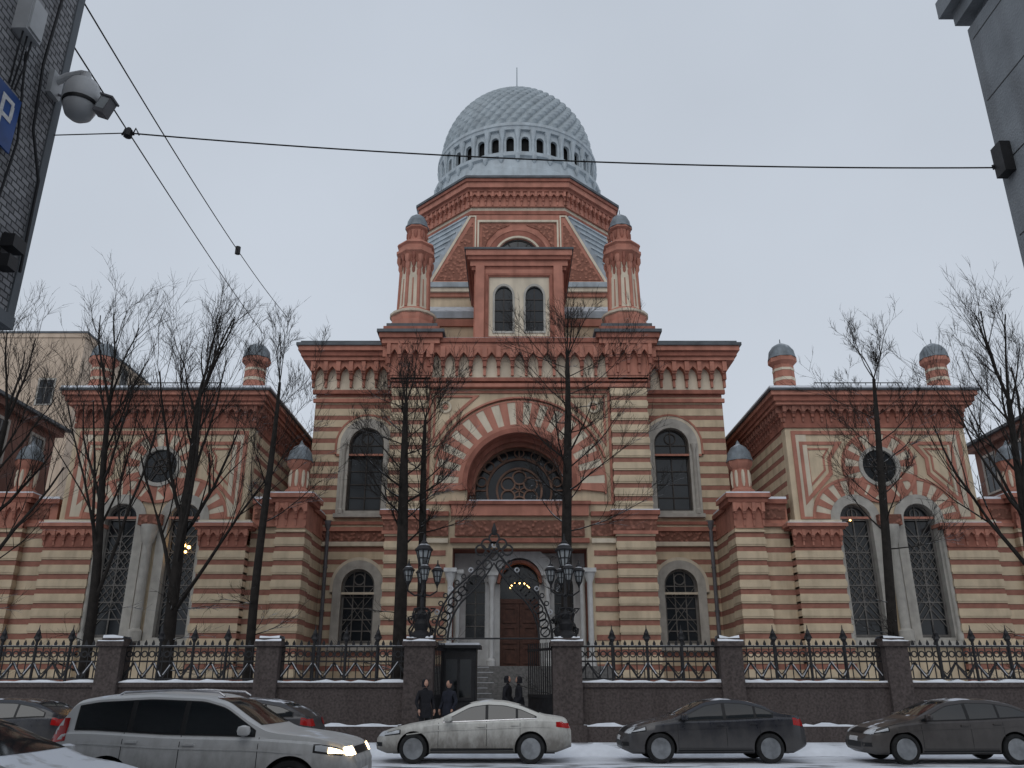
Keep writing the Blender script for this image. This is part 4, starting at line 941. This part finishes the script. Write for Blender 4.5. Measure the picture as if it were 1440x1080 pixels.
    for x in (sp['doors'][1]-.22,sp['doors'][2]-.22):
        for s in(-1,1): C.box('handles',paint,x,x+.18,s*(wf(x)*.985)-.025,s*(wf(x)*.985)+.025,belt(x)-.12,belt(x)-.09)
    sidestrip('sill','black_trim',lin(sp['wx'][0]+r+.08,sp['wx'][1]-r-.08,10),lambda q:bot(q)+.03,lambda q:bot(q)+.1,.006,2)
    hx0,hx1,hz0,hz1=sp['hl']
    sidestrip('headlight_bezel','black_trim',lin(hx0-.01,hx1+.03,6),lambda q:hz0+.05*(q-hx0)/(hx1-hx0)+.0,lambda q:min(hz1+.015,belt(q)-.005),.004,3)
    sidestrip('headlights','head_glass',lin(hx0,hx1,6),lambda q:hz0+.06*(q-hx0)/(hx1-hx0)+.02,lambda q:min(hz1,belt(q)-.02),.008,3)
    if lights: sidestrip('lit_lamps','head_on',lin(hx0+.02,hx0+.26,4),lambda q:hz0+.04,lambda q:min(hz1,belt(q)-.03),.014,2)
    for s in(-1,1):
        patch('headlights','head_glass',[[(0,s*y,z) for y in lin(.46,.74,6)] for z in lin(hz0,hz1-.02,4)],(1,0,0),.007)
        if lights: patch('lit_lamps','head_on',[[(0,s*y,z) for y in lin(.50,.72,5)] for z in lin(hz0+.01,hz1-.03,3)],(1,0,0),.013)
        patch('fog_lamps','black_trim',[[(0,s*y,z) for y in lin(.5,.72,4)] for z in lin(.38,.47,2)],(1,0,0),.006)
    patch('grille','black_trim',[[(0,y,z) for y in lin(-.38,.38,8)] for z in lin(hz0+.01,hz1-.04,4)],(1,0,0),.007)
    patch('lower_grille','black_trim',[[(0,y,z) for y in lin(-.42,.42,8)] for z in lin(.36,.48,4)],(1,0,0),.007)
    patch('number_plate','plate_white',[[(0,y,z) for y in lin(-.26,.26,3)] for z in lin(.49,.59,2)],(1,0,0),.012)
    tx0,tx1,tz0,tz1=sp['tl']
    sidestrip('tail_lights','tail_red',lin(tx0,tx1,6),lambda q:tz0+.04*(tx1-q)/(tx1-tx0),lambda q:min(tz1,belt(q)-.005) if H<1.6 else tz1,.007,3)
    for s in(-1,1): patch('tail_lights','tail_red',[[(0,s*y,z) for y in lin(.46,.74,6)] for z in lin(tz0,tz1-.03,4)],(-1,0,0),.007)
    patch('number_plate','plate_white',[[(0,y,z) for y in lin(-.26,.26,3)] for z in lin(.6,.7,2)],(-1,0,0),.01)
    for s in(-1,1):
        mx=sp['side'][0][0]+.1; my=s*(wf(mx)+.08); mz=belt(mx)+.1
        C.lathe('mirrors',paint,mx,my,[(.02,mz-.075),(.085,mz-.05),(.1,mz),(.085,mz+.055),(.02,mz+.075)],12); C.tube('mirrors',paint,[(mx,s*(wf(mx)*.9),mz-.06),(mx,my,mz-.03)],.025,6)
    if H>1.6:
        for s in(-1,1): C.tube('roof_rails','chrome',[(-.25,s*.6,H-.06),(-.15,s*.6,H+.0),(.5,s*.61,H+.03),(1.3,s*.6,H+.0),(1.4,s*.6,H-.06)],.018,6)
        sidestrip('cladding','black_trim',lin(sp['wx'][0]+r+.07,sp['wx'][1]-r-.07,10),lambda q:bot(q)+.02,lambda q:bot(q)+.16,.008,2)
    for wx in sp['wx']:
        for s in(-1,1):
            C.M=Matrix.Translation((wx,s*.80,r))@Matrix.Rotation(-s*pi/2,4,'X')
            C.lathe('tyres','tyre',0,0,[(r*.66,-.09),(r*.93,-.1),(r,-.07),(r,.05),(r*.96,.085),(r*.8,.1),(r*.70,.085),(r*.69,.03)],40)
            C.lathe('rim_barrel','rim',0,0,[(r*.72,.086),(r*.70,.092),(r*.65,.07),(r*.62,-.02)],40)
            C.lathe('rim_back','black_trim',0,0,[(r*.64,-.03),(r*.64,-.02)],30)
            C.lathe('hub','rim',0,0,[(.075,.0),(.07,.06),(.045,.075),(.0,.078)],16)
            nq=7 if paint in('paint_white','paint_black') else 6
            for q in range(nq):
                a=2*pi*q/nq; M0=C.M
                for da in (-.11,.11):
                    C.M=M0@Matrix.Rotation(a+da,4,'Z'); C.box('spokes','rim',.05,r*.68,-.012,.012,.02,.065)
                C.M=M0
    C.M=Matrix.Identity(4)
    C.box('underbody','black_trim',-L/2+.4,L/2-.4,-.5,.5,.2,.4)
    C.finish(normals=False,sharp=35)
make_car('parked_sedan',-.93,22.6,SEDAN,'paint_white')
make_car('parked_sedan',4.95,22.7,SEDAN2,'paint_black')
make_car('parked_hatchback',10.75,22.4,HATCH,'paint_brown')
make_car('parked_hatchback',-7.1,22.7,HATCH,'paint_grey')
make_car('parked_hatchback',-13.2,22.7,HATCH,'paint_black')
make_car('moving_suv',-4.6,14.1,SUV,'paint_silver',flip=True,lights=True,rotz=-.03)
make_car('near_sedan',-6.0,9.7,SEDAN2,'paint_snowy',flip=True)

# ------------------------------------------------------------------ people
def person(name,x,y,z,face,coat,h=1.78,hood=True,step=.1,armbend=.25):
    root=empty(name,(x,y,z),face); s=h/1.78
    V=[];E=[];R=[]
    def v(p,r,par=None):
        V.append((p[0]*s,p[1]*s,p[2]*s)); R.append(r*s); i=len(V)-1
        if par is not None: E.append((par,i))
        return i
    pel=v((0,0,.95),.16); wa=v((0,0,1.12),.155,pel); ch=v((0,-.01,1.32),.18,wa); nk=v((0,-.01,1.47),.085,ch); v((0,-.02,1.56),.06,nk)
    for sx in(-1,1):
        sh=v((sx*.19,0,1.41),.085,ch); el=v((sx*.26,.03,1.14),.062,sh); wr=v((sx*.24,-armbend*.6,.93),.045,el)
        hp=v((sx*.1,0,.86),.115,pel); kn=v((sx*.11,-.03+sx*step*.5,.48),.075,hp); an=v((sx*.115,.02+sx*step,.1),.05,kn); v((sx*.13,-.15+sx*step,.05),.045,an)
    me=bpy.data.meshes.new('body'); me.from_pydata(V,E,[]); o=bpy.data.objects.new('body',me); scene.collection.objects.link(o)
    md=o.modifiers.new('s','SKIN'); md.use_smooth_shade=True
    for i,sv in enumerate(me.skin_vertices[0].data): sv.radius=(R[i],R[i]*.85); sv.use_root=(i==0)
    sd=o.modifiers.new('d','SUBSURF'); sd.levels=2
    bpy.context.view_layer.update(); nm=bpy.data.meshes.new_from_object(o.evaluated_get(bpy.context.evaluated_depsgraph_get())); o.modifiers.clear(); o.data=nm
    nm.materials.clear(); nm.materials.append(MATS[coat]); nm.materials.append(MATS['trousers'])
    for p in nm.polygons: p.material_index=1 if p.center.z<.8*s else 0; p.use_smooth=True
    o.parent=root
    C=B(name,root=False); C.root=root
    C.lathe('coat_skirt',coat,0,0,[(.21*s,.72*s),(.2*s,.95*s),(.17*s,1.12*s)],16)
    hz=1.66*s
    bm=bmesh.new(); bmesh.ops.create_uvsphere(bm,u_segments=20,v_segments=14,radius=1)
    vs=[]
    for q in bm.verts:
        c=q.co; w=.078*(1-.18*max(0,-c.z)); vs.append((c.x*w*s,c.y*.095*s-.02*s-(.018*s if (abs(c.x)<.2 and c.y<-.85 and -.3<c.z<.15) else 0),hz+c.z*.118*s))
    C.add('head','skin',vs,[[q.index for q in f.verts] for f in bm.faces]); bm.free()
    for sx in(-1,1):
        C.lathe('eyes','black_trim',sx*.03*s,-.108*s,[(0,hz-.004),(.008*s,hz+.004),(0,hz+.012)],6)
        C.tube('ears','skin',[(sx*.08*s,-.01*s,hz-.02*s),(sx*.085*s,0,hz+.02*s)],.014*s,6)
    C.box('mouth','tail_red',-.022*s,.022*s,-.106*s,-.1*s,hz-.058*s,hz-.052*s)
    C.lathe('hood' if hood else 'hat',coat if hood else 'coat_dark',0,.014*s,[(.1*s,hz-(.1 if hood else -.02)*s),(.108*s,hz+.02*s),(.1*s,hz+.07*s),(.06*s,hz+.12*s),(.001,hz+.135*s)],16)
    for sx in(-1,1):
        bx,by,bz=sx*.24*s,-armbend*.6*s,.93*s
        C.lathe('palms','skin',bx,by-.01,[(.01,bz-.09*s),(.035*s,bz-.07*s),(.038*s,bz-.03*s),(.025*s,bz+.02)],8)
        for f in range(4):
            oy=(-.03+.02*f)*s; ln=(.07,.08,.075,.06)[f]*s
            C.tube('fingers','skin',[(bx,by+oy,bz-.075*s),(bx-sx*.005,by+oy,bz-.075*s-ln*.5),(bx-sx*.02,by+oy,bz-.075*s-ln)],[.009*s,.008*s,.006*s],6)
        C.tube('thumbs','skin',[(bx,by-.03*s,bz-.03*s),(bx,by-.055*s,bz-.06*s),(bx-sx*.005,by-.06*s,bz-.085*s)],[.011*s,.009*s,.007*s],6)
    C.finish(normals=True,sharp=60)
person('pedestrian',-2.62,26.7,.13,.5,'coat_dark',1.82,True)
person('pedestrian',-1.95,27.5,.13,-.6,'coat_blue',1.8,False,.05)
person('pedestrian',-.15,28.9,.35,1.2,'coat_dark',1.72,True,.05)
person('pedestrian',.22,28.6,.35,-1.4,'coat_dark',1.70,True,.05)

# ------------------------------------------------------------------ world, sun, camera
w=bpy.data.worlds.new('World'); scene.world=w; w.use_nodes=True; nt=w.node_tree; L=nt.links.new
bg=nt.nodes['Background']
sky=nd(nt,'ShaderNodeTexSky'); sky.sky_type='NISHITA'; sky.sun_disc=False; sky.sun_elevation=math.radians(40); sky.sun_rotation=math.radians(160); sky.dust_density=4
sc=nd(nt,'ShaderNodeMix',data_type='RGBA'); sc.blend_type='MIX'
tc=nd(nt,'ShaderNodeTexCoord'); n=nd(nt,'ShaderNodeTexNoise'); n.inputs['Scale'].default_value=2.2; n.inputs['Detail'].default_value=4; L(tc.outputs['Generated'],n.inputs['Vector'])
sp_=nd(nt,'ShaderNodeSeparateXYZ'); L(tc.outputs['Generated'],sp_.inputs[0])
gr=nd(nt,'ShaderNodeMapRange'); gr.inputs['From Min'].default_value=0; gr.inputs['From Max'].default_value=.9; L(sp_.outputs['Z'],gr.inputs['Value'])
c1=nd(nt,'ShaderNodeMix',data_type='RGBA'); c1.inputs['A'].default_value=(6.35,6.85,7.55,1); c1.inputs['B'].default_value=(5.15,5.7,6.5,1); L(gr.outputs['Result'],c1.inputs['Factor'])
nr=nd(nt,'ShaderNodeMapRange'); nr.inputs['From Min'].default_value=.3; nr.inputs['From Max'].default_value=.7; nr.inputs['To Min'].default_value=.95; nr.inputs['To Max'].default_value=1.05; L(n.outputs['Fac'],nr.inputs['Value'])
c2=nd(nt,'ShaderNodeMix',data_type='RGBA'); c2.blend_type='MULTIPLY'; c2.inputs['Factor'].default_value=1; L(c1.outputs['Result'],c2.inputs['A']); L(nr.outputs['Result'],c2.inputs['B'])
sc.inputs['Factor'].default_value=.94; L(sky.outputs['Color'],sc.inputs['A']); L(c2.outputs['Result'],sc.inputs['B'])
L(sc.outputs['Result'],bg.inputs['Color']); bg.inputs['Strength'].default_value=.1
sd=bpy.data.lights.new('sun','SUN'); sd.energy=.6; sd.angle=math.radians(40); sd.color=(1,.97,.93); so=bpy.data.objects.new('sun',sd); scene.collection.objects.link(so)
so.rotation_euler=(math.radians(50),0,math.radians(-20))
cd=bpy.data.cameras.new('camera'); cam=bpy.data.objects.new('camera',cd); scene.collection.objects.link(cam); cam.location=(0,0,1.75); cam.rotation_euler=(math.radians(90+20.03),0,0)
cd.sensor_width=36; cd.lens=29.15; cd.clip_end=3000; cd.clip_start=.1; scene.camera=cam
scene.view_settings.view_transform='Standard'; scene.view_settings.look='None'; scene.view_settings.exposure=0
